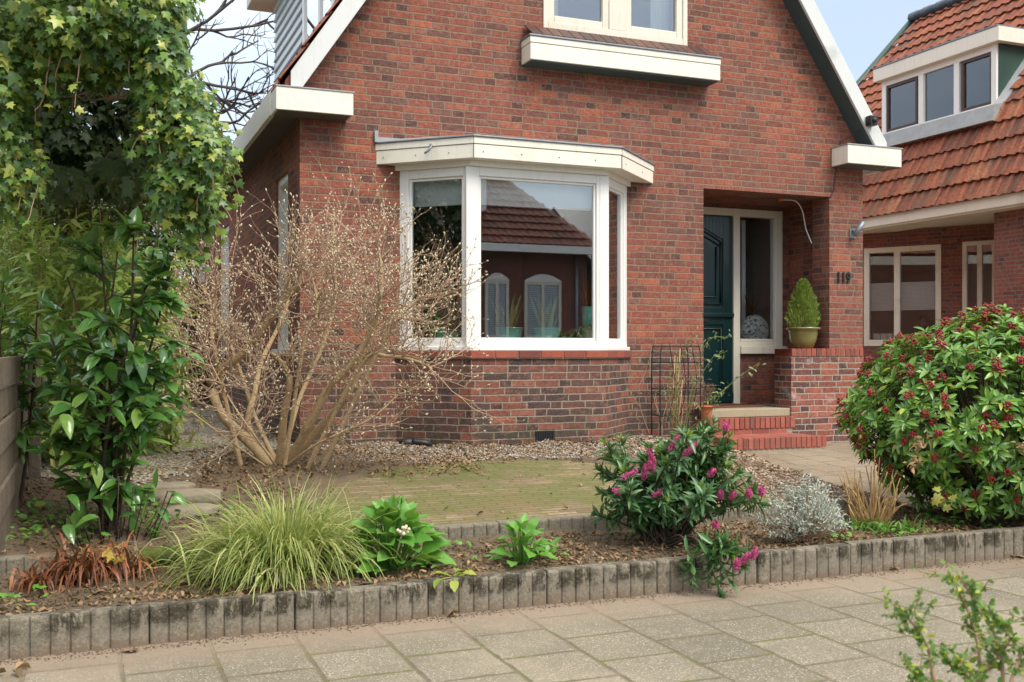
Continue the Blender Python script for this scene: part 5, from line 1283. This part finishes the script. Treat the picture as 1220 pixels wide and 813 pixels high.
# --- withered red clumps
C['redleaf'] = mat_leaf('withered_red_leaf', [(.14, .03, .02), (.3, .07, .03), (.42, .13, .06), (.09, .02, .018), (.22, .045, .03)], .5, .15)
for (px, py, Y, n, h, lab) in ((92, 703, 4.85, 170, .24, 'largest withered red clump, in the middle of the three'), (140, 690, 4.95, 150, .22, 'withered red clump nearest the yellow leaf, on the right'), (45, 712, 4.75, 60, .14, 'small flattened withered red clump at the left end')):
    q = at(px, py, Y); q[2] = .165; r = thing('withered_clump', lab, 'dead plant', q, 'withered red clumps in the front bed'); L = Leaves()
    for k in range(n):
        an = rng.uniform(0, 2 * math.pi); d = np.array([math.cos(an) * .8, math.sin(an) * .8, rng.uniform(1.0, 4.5)]); V, f = ribbon(q + [rng.normal() * .045, rng.normal() * .04, 0], d, h * rng.uniform(.8, 1.5), rng.uniform(.009, .019), rng.uniform(1.2, 4.2), 7); V[:, 2] = np.maximum(V[:, 2], .163); L.raw(V, f)
    L.build('leaves', C['redleaf'], r)
q = at(128, 668, 4.92); L = Leaves(); 
for k in range(3): L.add(np.array([q + rng.normal(size=3) * .02]), np.array([[.4, -.5, -.4]]) + rnd_dir(1) * .4, np.array([[0, -.5, 1.]]), np.array([.08]), IVY[0])
tag(L.build('fallen_leaf', mat_leaf('yellow_leaf', [(.6, .42, .03), (.5, .36, .04)], .5, .3)), 'yellow leaf caught in the withered red clump', 'leaf')

# --- hebe with pink flower spikes
C['hebe'] = mat_leaf('hebe_leaf', [(.03, .12, .04), (.05, .17, .05), (.02, .09, .035), (.09, .22, .06), (.04, .14, .06)], .32, .15)
C['hebeyoung'] = mat_leaf('young_hebe_leaf', [(.16, .3, .04), (.26, .4, .05)], .4, .3)
C['pink'] = mat_island('magenta_flower', [(.36, .015, .12), (.55, .04, .2), (.45, .02, .15), (.55, .16, .3), (.4, .12, .16)], .7, .3)
hb = at(792, 642, 5.85); hb[2] = .165
r = thing('hebe_shrub', 'straggly green hebe with magenta bottle brush flowers trailing over edging', 'shrub', hb); mb = MB(); L = Leaves(); LY = Leaves(); FL = MB(); 
ends = []
def hstem(tp, mid=None, w=.35, leafn=28):
    tp = np.array(tp, float); s0 = hb + [rng.normal() * .05, rng.normal() * .04, 0]; md = (s0 + tp) / 2 + rng.normal(size=3) * .04 + [0, 0, .05] if mid is None else mid
    pts = bez([s0, md, tp], 12); mb.tube(pts, np.linspace(.007, .003, len(pts)), 5, False); d = unit(pts[-1] - pts[-3])
    n = leafn; t = rng.uniform(w, 1.0, n) ** .7; i = np.minimum(len(pts) - 2, (t * (len(pts) - 1)).astype(int)); P = pts[i] + (pts[i + 1] - pts[i]) * (t * (len(pts) - 1) - i)[:, None]
    D = rnd_dir(n) + d * .55; addl(L, P, D, np.tile(d, (n, 1)) + rnd_dir(n) * .2, rng.uniform(.06, .105, n), NAR)
    n = 8; addl(LY if rng.random() < .25 else L, np.tile(pts[-1], (n, 1)), rnd_dir(n) * .6 + d, np.tile(d, (n, 1)) + rnd_dir(n) * .5, rng.uniform(.035, .06, n), NAR); return pts[-1], d
for k in range(100):
    u_ = rng.uniform(0, 2 * math.pi); rr = math.sqrt(rng.uniform(0, 1)) * (1.0 + .18 * math.sin(u_ * 5)); px = 800 + rr * math.cos(u_) * 92; py = 590 + rr * math.sin(u_) * 52; py -= 26 * max(0, math.cos((px - 840) / 60)); hstem(at(px, py, 5.85 + rng.normal() * .16))
for (px, py) in ((835, 512), (850, 505), (862, 520), (740, 525), (722, 530), (728, 545), (715, 560), (870, 530), (895, 588), (905, 600), (800, 525), (815, 520), (858, 540)): hstem(at(px, py, 5.8 + rng.normal() * .08), None, .3, 34)
# trailing shoots over the edging
for (px, py) in ((868, 690), (882, 672), (890, 660), (850, 668), (826, 690), (858, 705), (872, 660), (860, 655)):
    e = at(px, py, 5.28); md = at((px + 800) / 2, 640, 5.45); md[2] = max(md[2], .24); hstem(e, md, .55, 24)
L.build('foliage', C['hebe'], r); LY.build('young_foliage', C['hebeyoung'], r); mb.build('stems', C['dark_bark'], r)
spikes = [(803, 528, .055), (822, 536, .06), (776, 555, .05), (768, 562, .05), (776, 545, .06), (735, 585, .04), (858, 590, .03), (873, 590, .03), (892, 588, .035), (907, 585, .035), (818, 608, .035), (852, 625, .03), (878, 672, .04), (888, 665, .04), (898, 660, .04), (783, 588, .03), (750, 565, .05), (865, 508, .03), (848, 563, .03)]
for (px, py, l_) in spikes:
    c = at(px, py, 5.62 if py < 640 else 5.2); d = unit(np.array([rng.normal() * .5, -.5, .8 + rng.normal() * .3])) ; X = unit(np.cross(d, [1, .2, 0])); Z = np.cross(X, d)
    F_ = MB()
    F_.tube([c - d * l_ * .75, c - d * l_ * .3, c + d * l_ * .3, c + d * l_ * .75], [.005, .010, .010, .004], 7)
    for k in range(190):
        t = rng.uniform(-1, 1); an = rng.uniform(0, 6.28); rad = .0115 * math.sqrt(max(0, 1 - t * t * .8)) + .002; p = c + d * t * l_ * .85 + (X * math.cos(an) + Z * math.sin(an)) * rad
        q = p + (p - c - d * t * l_ * .55) * .45; o = X * .0022
        F_.add([p - o, p + o, q + o * 1.2, q - o * 1.2, p + Z * .003, q + Z * .003], [(0, 1, 2, 3), (0, 4, 5, 3)])
    F_.build('flower_spike', C['pink'], r)

# --- silver curry plant, dry stems
C['silver'] = mat_leaf('silver_leaf', [(.44, .5, .45), (.58, .63, .57), (.33, .39, .33)], .8, .1)
q = at(957, 642, 6.02); q[2] = .16
r = thing('curry_plant', 'low silver grey herb bush with brown dead lower stems', 'herb bush', q); mb = MB(); L = Leaves(); LB = Leaves()
for k in range(190):
    an = rng.uniform(0, 6.28); el = rng.uniform(.15, 1.5); R_ = rng.uniform(.6, 1.15) * (1 + .15 * math.sin(an * 3)); e = q + np.array([math.cos(an) * math.cos(el) * .29, math.sin(an) * math.cos(el) * .2, math.sin(el) * .25 + .03]) * R_
    mb.tube(bez([q + rng.normal(size=3) * [.05, .04, 0], (q + e) / 2 + [0, 0, -.02], e], 5), .0028, 4, False)
    n = 34; t = rng.uniform(.7, 1.06, n)[:, None]; P = q + (e - q) * t + rng.normal(size=(n, 3)) * .011; L.add(P, rnd_dir(n) + unit(e - q) * .7, rnd_dir(n), rng.uniform(.016, .030, n), ovleaf(.24, .05, .1, 2))
    n = 9; t = rng.uniform(.25, .72, n)[:, None]; P = q + (e - q) * t; LB.add(P, rnd_dir(n) + [0, 0, -.4], rnd_dir(n), rng.uniform(.015, .03, n), ovleaf(.2, .1, .4, 2))
L.build('foliage', C['silver'], r); LB.build('dead_leaves', mat_leaf('dead_brown_leaf', [(.2, .09, .05), (.3, .15, .08), (.12, .06, .04)], .8, .1), r); mb.build('stems', C['twig'], r)
q = at(1038, 623, 6.45); q[2] = .17
r = thing('dry_stem_bush', 'cut back bush of bare straw coloured stems left of berry shrub', 'shrub', q); mb = MB()
for k in range(64):
    an = rng.uniform(0, 6.28); e = q + [math.cos(an) * rng.uniform(.02, .27), math.sin(an) * .15, rng.uniform(.08, .36)]; s0 = q + [math.cos(an) * rng.uniform(.0, .12), math.sin(an) * .07, -.01]; pts = bez([s0, (s0 + e) / 2 + rng.normal(size=3) * .02, e], 6); mb.tube(pts, np.linspace(.0065, .003, len(pts)), 5)
for e in ((1042, 535), (1068, 590), (1080, 600), (1015, 585), (1048, 545)): e = at(*e, 6.4); pts = bez([q, (q + e) / 2 + [.01, 0, .02], e], 6); mb.tube(pts, np.linspace(.007, .0025, len(pts)), 5)
mb.build('stems', C['straw'], r)

# --- skimmia with red flower buds
C['skim'] = mat_leaf('skimmia_leaf', [(.05, .17, .02), (.09, .26, .03), (.16, .38, .04), (.06, .2, .025), (.24, .46, .05), (.12, .32, .035), (.06, .2, .025), (.38, .45, .05)], .3, .22, .6)
C['berry'] = mat_island('red_flower_bud', [(.16, .012, .018), (.30, .02, .026), (.38, .03, .03), (.22, .018, .022), (.32, .08, .05)], .45, .1)
sc = np.array(at(1188, 500, 6.9)); sb = np.array([sc[0], sc[1], .2])
r = thing('skimmia_shrub', 'big rounded shrub with oval green leaves and dark red bud clusters', 'shrub', sb); L = Leaves(); BR = MB(); BL = Leaves()
SK = [ovleaf(.36, .2, .15, 5), ovleaf(.33, .12, .3, 5), ovleaf(.38, .25, .05, 5)]
RX, RY, RZ = 1.04, .72, .66
ico = bpy.data.meshes.new('t'); import bmesh
bm = bmesh.new(); bmesh.ops.create_icosphere(bm, subdivisions=1, radius=1); ICV = np.array([v.co[:] for v in bm.verts]); ICF = [tuple(v.index for v in f.verts) for f in bm.faces]; bm.free()
nb_ = 0; nclus = 0
for k in range(1500):
    d = rnd_dir(1)[0]
    if d[2] < -.9: continue
    lump = 1 + .07 * math.sin(d[0] * 7 + 1) * math.cos(d[2] * 6) + .05 * math.sin(d[1] * 11)
    rad = lump * (1 - .35 * rng.uniform(0, 1) ** 2.2)
    zc = .82
    rr_ = np.array([RX, RY, RZ if d[2] > 0 else .66]) * rad; c = np.array([sc[0], sc[1], zc]) + d * rr_
    ax = unit(d * .8 + [0, 0, .55] + rng.normal(size=3) * .2)
    if rng.random() < .5: BR.tube([sb + (c - sb) * .15, sb * .4 + c * .6 + [0, 0, -.05], c], [.008, .005, .003], 4, False)
    n = 10; an = np.arange(n) * 2.4 + rng.uniform(0, 6); X = unit(np.cross(ax, [.3, .9, .1])); Z = np.cross(X, ax)
    el = rng.uniform(.05, .75, n); D = (X * np.cos(an)[:, None] + Z * np.sin(an)[:, None]) * np.cos(el)[:, None] + ax * np.sin(el)[:, None]
    addl(L, c + ax * rng.uniform(-.03, .01, n)[:, None] + D * .008, D, np.tile(ax, (n, 1)) + rnd_dir(n) * .15, rng.uniform(.048, .088, n), SK)
    if rng.random() < .52 and rad > .86 * lump:
        nclus += 1; m_ = 34; q = c + ax * .022; dd = rnd_dir(m_); dd += ax * .3; PP = q + unit(dd) * np.array([.028, .028, .031]) * rng.uniform(.5, 1.05, m_)[:, None]
        BL.add(PP, np.tile(ax, (m_, 1)), rnd_dir(m_), rng.uniform(.0052, .0078, m_), (ICV, ICF))
L.build('foliage', C['skim'], r); BL.build('red_bud_clusters', C['berry'], r)
for k in range(5): BR.tube(bez([sb + rng.normal(size=3) * [.06, .06, 0], sb + [rng.normal() * .2, rng.normal() * .2, .3], sb + [rng.normal() * .4, rng.normal() * .35, .65]], 6), .012, 6)
BR.build('stems', C['dark_bark'], r)
L = Leaves()
for (px, py) in ((1095, 530), (1090, 552), (1218, 533)):
    L = Leaves()
    n = 26; q = at(px, py, 6.12); addl(L, q + rng.normal(size=(n, 3)) * .018, rnd_dir(n), rnd_dir(n), rng.uniform(.03, .05, n), OV)
    L.build('dried_head', C.setdefault('dried', mat_leaf('dried_flower', [(.45, .27, .14), (.3, .17, .09), (.55, .38, .22)], .8, .2)), r)
q = at(1124, 597, 6.2); L = Leaves(); n = 9; addl(L, q + rng.normal(size=(n, 3)) * [.06, .03, .03], rnd_dir(n) + [0, -.6, 0], rnd_dir(n) + [0, -1, .5], rng.uniform(.035, .06, n), IVY); L.build('yellow_leaves', mat_leaf('yellow_low_leaf', [(.4, .34, .04), (.3, .3, .05)], .5, .3), r)
# small bare rose shrub on the trellis
r = thing('climbing_rose', 'sparse climbing rose with arching green shoot across the door', 'climbing plant', tb); mb = MB(); L = Leaves()
arcs = [[(815, 520, 9.6), (838, 500, 9.5), (868, 460, 9.3), (905, 432, 9.15)], [(812, 520, 9.6), (830, 440, 9.4), (845, 405, 9.3), (868, 402, 9.2)], [(810, 518, 9.6), (806, 470, 9.5), (812, 425, 9.5), (830, 395, 9.4)], [(818, 520, 9.6), (798, 480, 9.6), (800, 440, 9.6)], [(815, 520, 9.6), (826, 470, 9.5), (846, 430, 9.4), (862, 420, 9.3)], [(868, 460, 9.3), (850, 475, 9.35), (838, 480, 9.35)]]
for A in arcs:
    Q = bez([at(*a) for a in A], 14); mb.tube(Q, np.linspace(.0055, .0028, len(Q)), 5, False); n = 40; i = rng.integers(3, len(Q), n); addl(L, Q[i] + rng.normal(size=(n, 3)) * .03, rnd_dir(n), rnd_dir(n) + [0, -.5, 1], rng.uniform(.025, .05, n), OV)
mb.build('stems', mat_plain('rose_stem', (.2, .24, .06), .6), r); L.build('leaves', mat_leaf('rose_leaf', [(.06, .13, .06), (.12, .2, .09), (.25, .3, .08)], .5, .2), r)
r = thing('wall_shrub', 'sparse twiggy plant at the foot of the wall left of trellis', 'shrub', at_b(772, 520, 8.5)); br = Branches()
for k in range(5): br.grow(at_b(800 + rng.normal() * 12, 516, 8.5), (rng.normal() * .3, -.1, 1), .5, .005, 1, .5, .2, 5, 3, .6, 4, .15)
br.mb.build('stems', C['twig'], r); n = len(br.sites); P = np.array([s_[0] for s_ in br.sites]); L = Leaves(); addl(L, P, rnd_dir(n), rnd_dir(n) + [0, 0, 1], rng.uniform(.02, .035, n), OV); L.build('leaves', C['olive_bush'], r)

# --- blurred cotoneaster in front, lower right
C['coto'] = mat_leaf('cotoneaster_leaf', [(.08, .22, .04), (.12, .3, .05), (.06, .17, .035), (.3, .42, .05), (.1, .24, .05)], .45, .3)
q0 = np.array([*at(1185, 418, 2.35)[:2], 0.0])
r = thing('cotoneaster_shrub', 'small leaved green shoots rising blurred in the lower right corner', 'shrub', q0); mb = MB(); L = Leaves(); LY = Leaves()
sh_ = [[(1120, 840, 2.3), (1105, 770, 2.3), (1080, 735, 2.3), (1053, 710, 2.3)], [(1170, 840, 2.4), (1165, 770, 2.4), (1150, 720, 2.4), (1130, 682, 2.4)], [(1195, 840, 2.35), (1188, 765, 2.35), (1165, 725, 2.35), (1140, 680, 2.35)], [(1200, 840, 2.3), (1215, 780, 2.3), (1192, 745, 2.3), (1175, 725, 2.3)], [(1165, 850, 2.3), (1150, 800, 2.3), (1128, 785, 2.3)], [(1230, 850, 2.3), (1235, 790, 2.3), (1228, 750, 2.3)], [(1150, 860, 2.35), (1175, 800, 2.35), (1200, 770, 2.35)], [(1110, 860, 2.3), (1098, 820, 2.3), (1088, 800, 2.3)]]
for A in sh_:
    Q = bez([q0, *[at(*a) for a in A]], 36); mb.tube(Q, np.linspace(.006, .0018, len(Q)), 5, False)
    m_ = len(Q); n = 90; i = rng.integers(int(m_ * .35), m_, n); P = Q[i] + rng.normal(size=(n, 3)) * .006; y = rng.random(n) < .16
    addl(L, P[~y], rnd_dir(n)[~y], rnd_dir(n)[~y] + [0, 0, .6], rng.uniform(.012, .021, n)[~y], [ovleaf(.6, .1, .1, 3)]); addl(LY, P[y], rnd_dir(n)[y], rnd_dir(n)[y] + [0, 0, .6], rng.uniform(.014, .022, n)[y], [ovleaf(.6, .1, .1, 3)])
    for _ in range(7):
        k = rng.integers(int(m_ * .55), m_ - 2); e = Q[k] + unit(rnd_dir(1)[0] + [0, 0, .7]) * rng.uniform(.03, .09); mb.tube([Q[k], e], .0015, 4, False); n = 16; t = rng.uniform(.1, 1.1, n)[:, None]; addl(L, Q[k] + (e - Q[k]) * t, rnd_dir(n), rnd_dir(n) + [0, 0, .6], rng.uniform(.011, .018, n), [ovleaf(.6, .1, .1, 3)])
L.build('foliage', C['coto'], r); LY.build('yellow_foliage', mat_leaf('coto_yellow', [(.55, .55, .05), (.42, .5, .06)], .5, .35), r); mb.build('stems', C['twig'], r)

# ------------------------------------------------------------------ litter, pebbles, ground cover
C['litter'] = mat_leaf('fallen_brown_leaf', [(.16, .075, .04), (.3, .15, .08), (.4, .24, .13), (.1, .05, .03), (.22, .1, .05), (.34, .2, .12)], .75, .1)
def on_ground(a, b, off=.006): return np.stack([a, b, Hn(a, b) + off + np.where(inpoly(a, b, PATIO), .038, np.where(inpoly(a, b, PATH), .032, 0))], 1)
def litter(n, fa, fb, size, off=.008):
    a, b = fa, fb; P = on_ground(a, b, off); D = rnd_dir(len(a)) * [1, 1, .18]; U_ = rnd_dir(len(a)) * .35 + [0, 0, 1]; return P, D, U_, rng.uniform(*size, len(a))
L = Leaves(); LIT = [ovleaf(.55, .5, .5, 4, wave=.08), ovleaf(.6, -.3, -.3, 4, wave=.06), ovleaf(.45, .6, .2, 4)]
sets = []
def area(n, a0, a1, b0, b1): return rng.uniform(a0, a1, n), rng.uniform(b0, b1, n)
for (n, a0, a1, b0, b1) in ((4200, -.6, 4.8, 4.76, 5.5), (1700, .7, 2.6, 6.9, 8.6), (1100, -.5, 1.3, 5.6, 7.5), (2600, 1.8, 5.2, 7.15, 8.3), (1500, 4.2, 5.3, 5.6, 7.6), (700, 4.0, 5.4, 4.76, 5.6), (900, 4.7, 5.8, 4.75, 5.1), (120, 1.3, 4.3, 5.6, 7.3), (220, -.2, 1.6, 7.5, 15)):
    a, b = area(n, a0, a1, b0, b1); k = vnoise(a, b, 2.6, 21) + .5 > rng.uniform(.0, .85, n)
    a, b = a[k], b[k]; addl(L, *litter(0, a, b, (.012, .045)), LIT)
tag(L.build('fallen_leaves', C['litter']), 'brown fallen leaves scattered over beds and gravel', 'leaf litter', kind='stuff')
def pebbles(name, mat, sets, size, flat=.6, label='', squash=None):
    L = Leaves()
    for (n, poly, ex) in sets:
        pa = np.array(poly); a = rng.uniform(pa[:, 0].min(), pa[:, 0].max(), n); b = rng.uniform(pa[:, 1].min(), pa[:, 1].max(), n)
        k = inpoly(a, b, poly); 
        for e in ex: k &= ~inpoly(a, b, e)
        k &= (vnoise(a, b, 3, 31) + .62 > rng.uniform(0, .7, n)); a, b = a[k], b[k]
        V0 = ICV * np.array([1, .8, flat]); L.add(on_ground(a, b, .003), rnd_dir(len(a)) * [1, 1, .2], rnd_dir(len(a)) * .3 + [0, 0, 1], rng.uniform(*size, len(a)), (V0, ICF))
    return tag(L.build(name, mat, None, False), label, 'gravel', kind='stuff')
C['peb'] = mat_island('pale_pebble', [(.42, .38, .33), (.28, .25, .21), (.55, .5, .44), (.17, .14, .11), (.36, .28, .2), (.24, .17, .11), (.3, .26, .22)], .8, .3, var=.2)
C['chip'] = mat_island('tan_pebble', [(.45, .33, .23), (.55, .43, .32), (.3, .2, .13), (.38, .25, .17), (.6, .5, .4), (.2, .13, .09)], .85, .3, var=.25)
BAND = [(1.9, 7.35), (2.5, 7.25), (3.6, 7.15), (4.3, 6.9), (5.2, 7.5), (5.3, 8.15), (5.4, 8.6), (1.7, 8.6)]
BAYP = [(2.35, 8.75), (2.95, 8.14), (4.26, 8.14), (4.9, 8.75)]
pebbles('pale_pebbles', C['peb'], [(13000, BAND, (PATIO, BAYP))], (.005, .012), .65, 'pale pebbles strewn along the foot of the bay')
pebbles('tan_pebbles', C['chip'], [(9000, [(4.0, 7.3), (4.3, 6.2), (4.35, 5.6), (5.1, 5.6), (5.1, 6.4), (5.3, 7.2), (5.3, 8.1), (4.6, 8.0)], (PATIO,))], (.006, .014), .5, 'tan chips and pebbles mounded beside the path')
pebbles('driveway_pebbles', C['peb'], [(11000, [(-.3, 7.2), (.5, 6.9), (1.3, 8.0), (1.6, 8.6), (1.6, 13), (-1.2, 13), (-.4, 9.5)], ())], (.007, .016), .6, 'loose pebbles on the driveway left of the house')
pebbles('soil_crumbs', C['soil'], [(9000, [(-1.2, 4.75), (5.4, 4.75), (5.4, 5.52), (-1.2, 5.52)], ()), (2500, [(-.5, 5.6), (1.3, 5.6), (1.2, 7.2), (-.5, 7.2)], ())], (.003, .013), .7, 'loose soil crumbs in the flower bed')
# dirt washed along the foot of the edging
L = Leaves(); n = 2200; a = rng.uniform(-1.3, 5.4, n); b = 4.66 - np.abs(rng.normal(size=n)) * .045; L.add(np.stack([a, b, np.full(n, .002)], 1), rnd_dir(n) * [1, 1, .1], rnd_dir(n) * .3 + [0, 0, 1], rng.uniform(.0015, .005, n), (ICV * [1, .8, .5], ICF))
tag(L.build('soil_crumbs', C['soil'], None, False), 'dirt gathered on the pavement along the edging foot', 'dirt', kind='stuff')
# ground ivy and weeds
L = Leaves()
for (n, px0, px1, a0, a1, b0, b1) in ((520, 0, 0, -.8, .9, 5.6, 6.6), (160, 0, 0, -.9, .2, 4.8, 5.4), (110, 0, 0, 3.9, 5.4, 4.78, 5.3), (80, 0, 0, 1.0, 2.0, 4.8, 5.4)):
    nc = n // 9; ca, cb = area(nc, a0, a1, b0, b1); i = rng.integers(0, nc, n); a = ca[i] + rng.normal(size=n) * .05; b = cb[i] + rng.normal(size=n) * .05; b = np.maximum(b, 4.77)
    P = on_ground(a, b, .02); P[:, 2] += rng.uniform(0, .035, n); addl(L, P, rnd_dir(n) * [1, 1, .3], rnd_dir(n) * .3 + [0, -.3, 1], rng.uniform(.022, .05, n), IVY + OV)
tag(L.build('ground_ivy', C['broad']), 'small green weeds and ivy creeping over the soil', 'weeds', kind='stuff')
L = Leaves()
for (a, b, n) in ((4.45, 4.95, 40), (4.62, 4.9, 30), (4.4, 5.1, 30)):
    for k in range(n):
        V, f = ribbon((a + rng.normal() * .05, b + rng.normal() * .04, .16), rng.normal(size=3) * .5 + [0, 0, .8], rng.uniform(.06, .13), .014, 1.2, 5); L.raw(V, f)
r = thing('leafy_weed', 'low light green weed patch between hebe and silver bush', 'weeds', (4.5, 4.98, .16)); L.build('leaves', C['broad'], r)
L = Leaves(); tot = 0
for k in range(240):
    a, b = rng.uniform(-1.2, 5.5), rng.uniform(4.76, 5.5)
    if vnoise(a, b, 1.7, 55) < .08: continue
    V, f = ribbon((a, b, .155), rng.normal(size=3) * .5 + [0, 0, 1], rng.uniform(.02, .07), .003, 1., 4); L.raw(V, f)
tag(L.build('grass_sprigs', C['sedge']), 'tiny grass sprigs dotted over the flower bed', 'grass', kind='stuff')
# moss on the inner edging and the stone beside it
C['moss'] = mat_plain('moss', (.09, .12, .02), .95, .5, 30, 1., 150)
q0, q1 = at(166, 655, 5.15), at(236, 650, 5.2)
mb = MB(); pts = bez([np.array([q0[0], q0[1], .225]), np.array([(q0[0] + q1[0]) / 2, (q0[1] + q1[1]) / 2, .235]), np.array([q1[0], q1[1], .23])], 12); mb.tube(pts, .045 + .008 * np.sin(np.arange(len(pts)) * 2.), 8)
tag(mb.build('mossy_log', C['moss']), 'short moss covered log lying left of the sedge', 'log')
C['stone'] = mat_plain('garden_stone', (.24, .2, .14), .85, .3, 14, .7, 40, dirt=(.16, .13, .08), dscale=6)
for (px, py, Y, sx, sy, sz, lab) in ((222, 600, 6.3, .22, .12, .05, 'flat layered tan stone behind the sedge, upper one'), (225, 616, 5.95, .17, .1, .045, 'flat tan stone behind the sedge, lower one'), (205, 588, 6.5, .14, .1, .03, 'thin brown flagstone leading to the gravel')):
    q = at(px, py, Y); a, b = q[0], q[1]; z = float(Hn(a, b)); V = ICV.copy(); bm = bmesh.new(); bmesh.ops.create_icosphere(bm, subdivisions=3, radius=1); V = np.array([v.co[:] for v in bm.verts]); Fc = [tuple(v.index for v in f.verts) for f in bm.faces]; bm.free()
    V = np.sign(V) * np.abs(V) ** .6; V = V * (1 + .1 * vnoise(V[:, 0] * 2 + px, V[:, 1] * 2 + V[:, 2], 1.5, 5)[:, None] * 2) * [sx, sy, sz] + [a, b, z + .02]
    mb = MB(); mb.add(V, Fc, True); tag(mb.build('garden_stone', C['stone']), lab, 'stone', 'flat stones edging the gravel')
# dead leaves lying on the pavement
for (px, py, s_, lab) in ((14, 802, .075, 'curled brown leaf on the pavement at the far left corner'), (1065, 679, .06, 'small brown leaf at edging foot below the berry shrub'), (1212, 665, .06, 'brown leaf at the edging foot by the right picture edge'), (158, 778, .05, 'dark scrap of leaf under the edging near the left seam'), (538, 736, .05, 'torn tan leaf beside the edging seam left of centre')):
    Y = CH * F / (py - 418); q = at(px, py, Y); L = Leaves(); n = 3; L.add(np.tile([q[0], q[1], .012], (n, 1)) + rng.normal(size=(n, 3)) * [.012, .012, .003], rnd_dir(n) * [1, 1, .2], rnd_dir(n) * .4 + [0, 0, 1], np.full(n, s_), (IVY + LIT)[rng.integers(0, 4)])
    tag(L.build('fallen_leaf', C['litter']), lab, 'leaf', 'dead leaves on the pavement')
mb = MB(); q = at_b(488, 527, 8.3); z = float(Hn(q[0], 8.3)); mb.ball((q[0], 8.32, z + .02), .075, 10, 6, (1.2, .7, .6)); mb.tube(bez([(q[0] + .02, 8.3, z + .03), (q[0] + .12, 8.26, z + .02), (q[0] + .17, 8.27, z)], 6), .03, 8)
tag(mb.build('drain_elbow', C['black']), 'black plastic bag bundle lying at the foot of the bay', 'bag')
bpy.data.objects['drain_elbow'].name = 'black_bag'

# ------------------------------------------------------------------ camera, sky, sun
cam = bpy.data.cameras.new('camera'); co = bpy.data.objects.new('camera', cam); COL.objects.link(co); SC.camera = co
co.location = (0, 0, CH); co.rotation_euler = (R(90), 0, R(-22.2)); cam.sensor_width = 36; cam.lens = F / 1220 * 36
cam.shift_y = 11.5 / 1220; cam.clip_end = 1500; cam.clip_start = .05
cam.dof.use_dof = True; cam.dof.focus_distance = 7.5; cam.dof.aperture_fstop = 5.6
wd = bpy.data.worlds.new('World'); SC.world = wd; wd.use_nodes = True; nt = wd.node_tree; nt.nodes.clear()
EL, AZ = R(52), R(158)     # sun stands in front of the house, a little to its right
sky = N(nt, 'ShaderNodeTexSky', sky_type='NISHITA', sun_disc=False, sun_elevation=EL, air_density=1., dust_density=1.5, ozone_density=1.5)
sky.sun_rotation = AZ
tc = N(nt, 'ShaderNodeTexCoord').outputs['Generated']
mp = N(nt, 'ShaderNodeMapping', {0: tc, 3: (1, 1, 2.2)}).outputs[0]
cl = maprange(nt, noise(nt, mp, 2.3, 8, .55, .2), .36, .62, .5, .97)
elv = maprange(nt, N(nt, 'ShaderNodeSeparateXYZ', {0: tc}).outputs[2], .0, 1., .0, 1., False)
cloudc = ramp(nt, elv, [(0, (.40, .45, .50)), (.3, (.43, .50, .58)), (.55, (.85, .88, .92)), (1, (1.0, 1.0, 1.0))])
cloudc = mixc(nt, 1., cloudc, (15., 15., 15.), 'MULTIPLY')
c = mixc(nt, cl, sky.outputs[0], cloudc)
bg = N(nt, 'ShaderNodeBackground', {0: c, 1: .1}); o_ = nt.nodes.new('ShaderNodeOutputWorld'); nt.links.new(bg.outputs[0], o_.inputs[0])
sl = bpy.data.lights.new('sun', 'SUN'); sl.energy = 2.3; sl.angle = R(30); sl.color = (1, .93, .82); so = bpy.data.objects.new('sun', sl); COL.objects.link(so)
dv = Vector((math.sin(AZ) * math.cos(EL), math.cos(AZ) * math.cos(EL), math.sin(EL)))
so.rotation_euler = dv.to_track_quat('Z', 'Y').to_euler()
SC.view_settings.view_transform = 'Standard'; SC.view_settings.look = 'None'; SC.view_settings.exposure = .68; SC.view_settings.gamma = 1
SC.render.engine = 'CYCLES'; SC.cycles.max_bounces = 6; SC.cycles.transparent_max_bounces = 12; SC.cycles.use_denoising = True
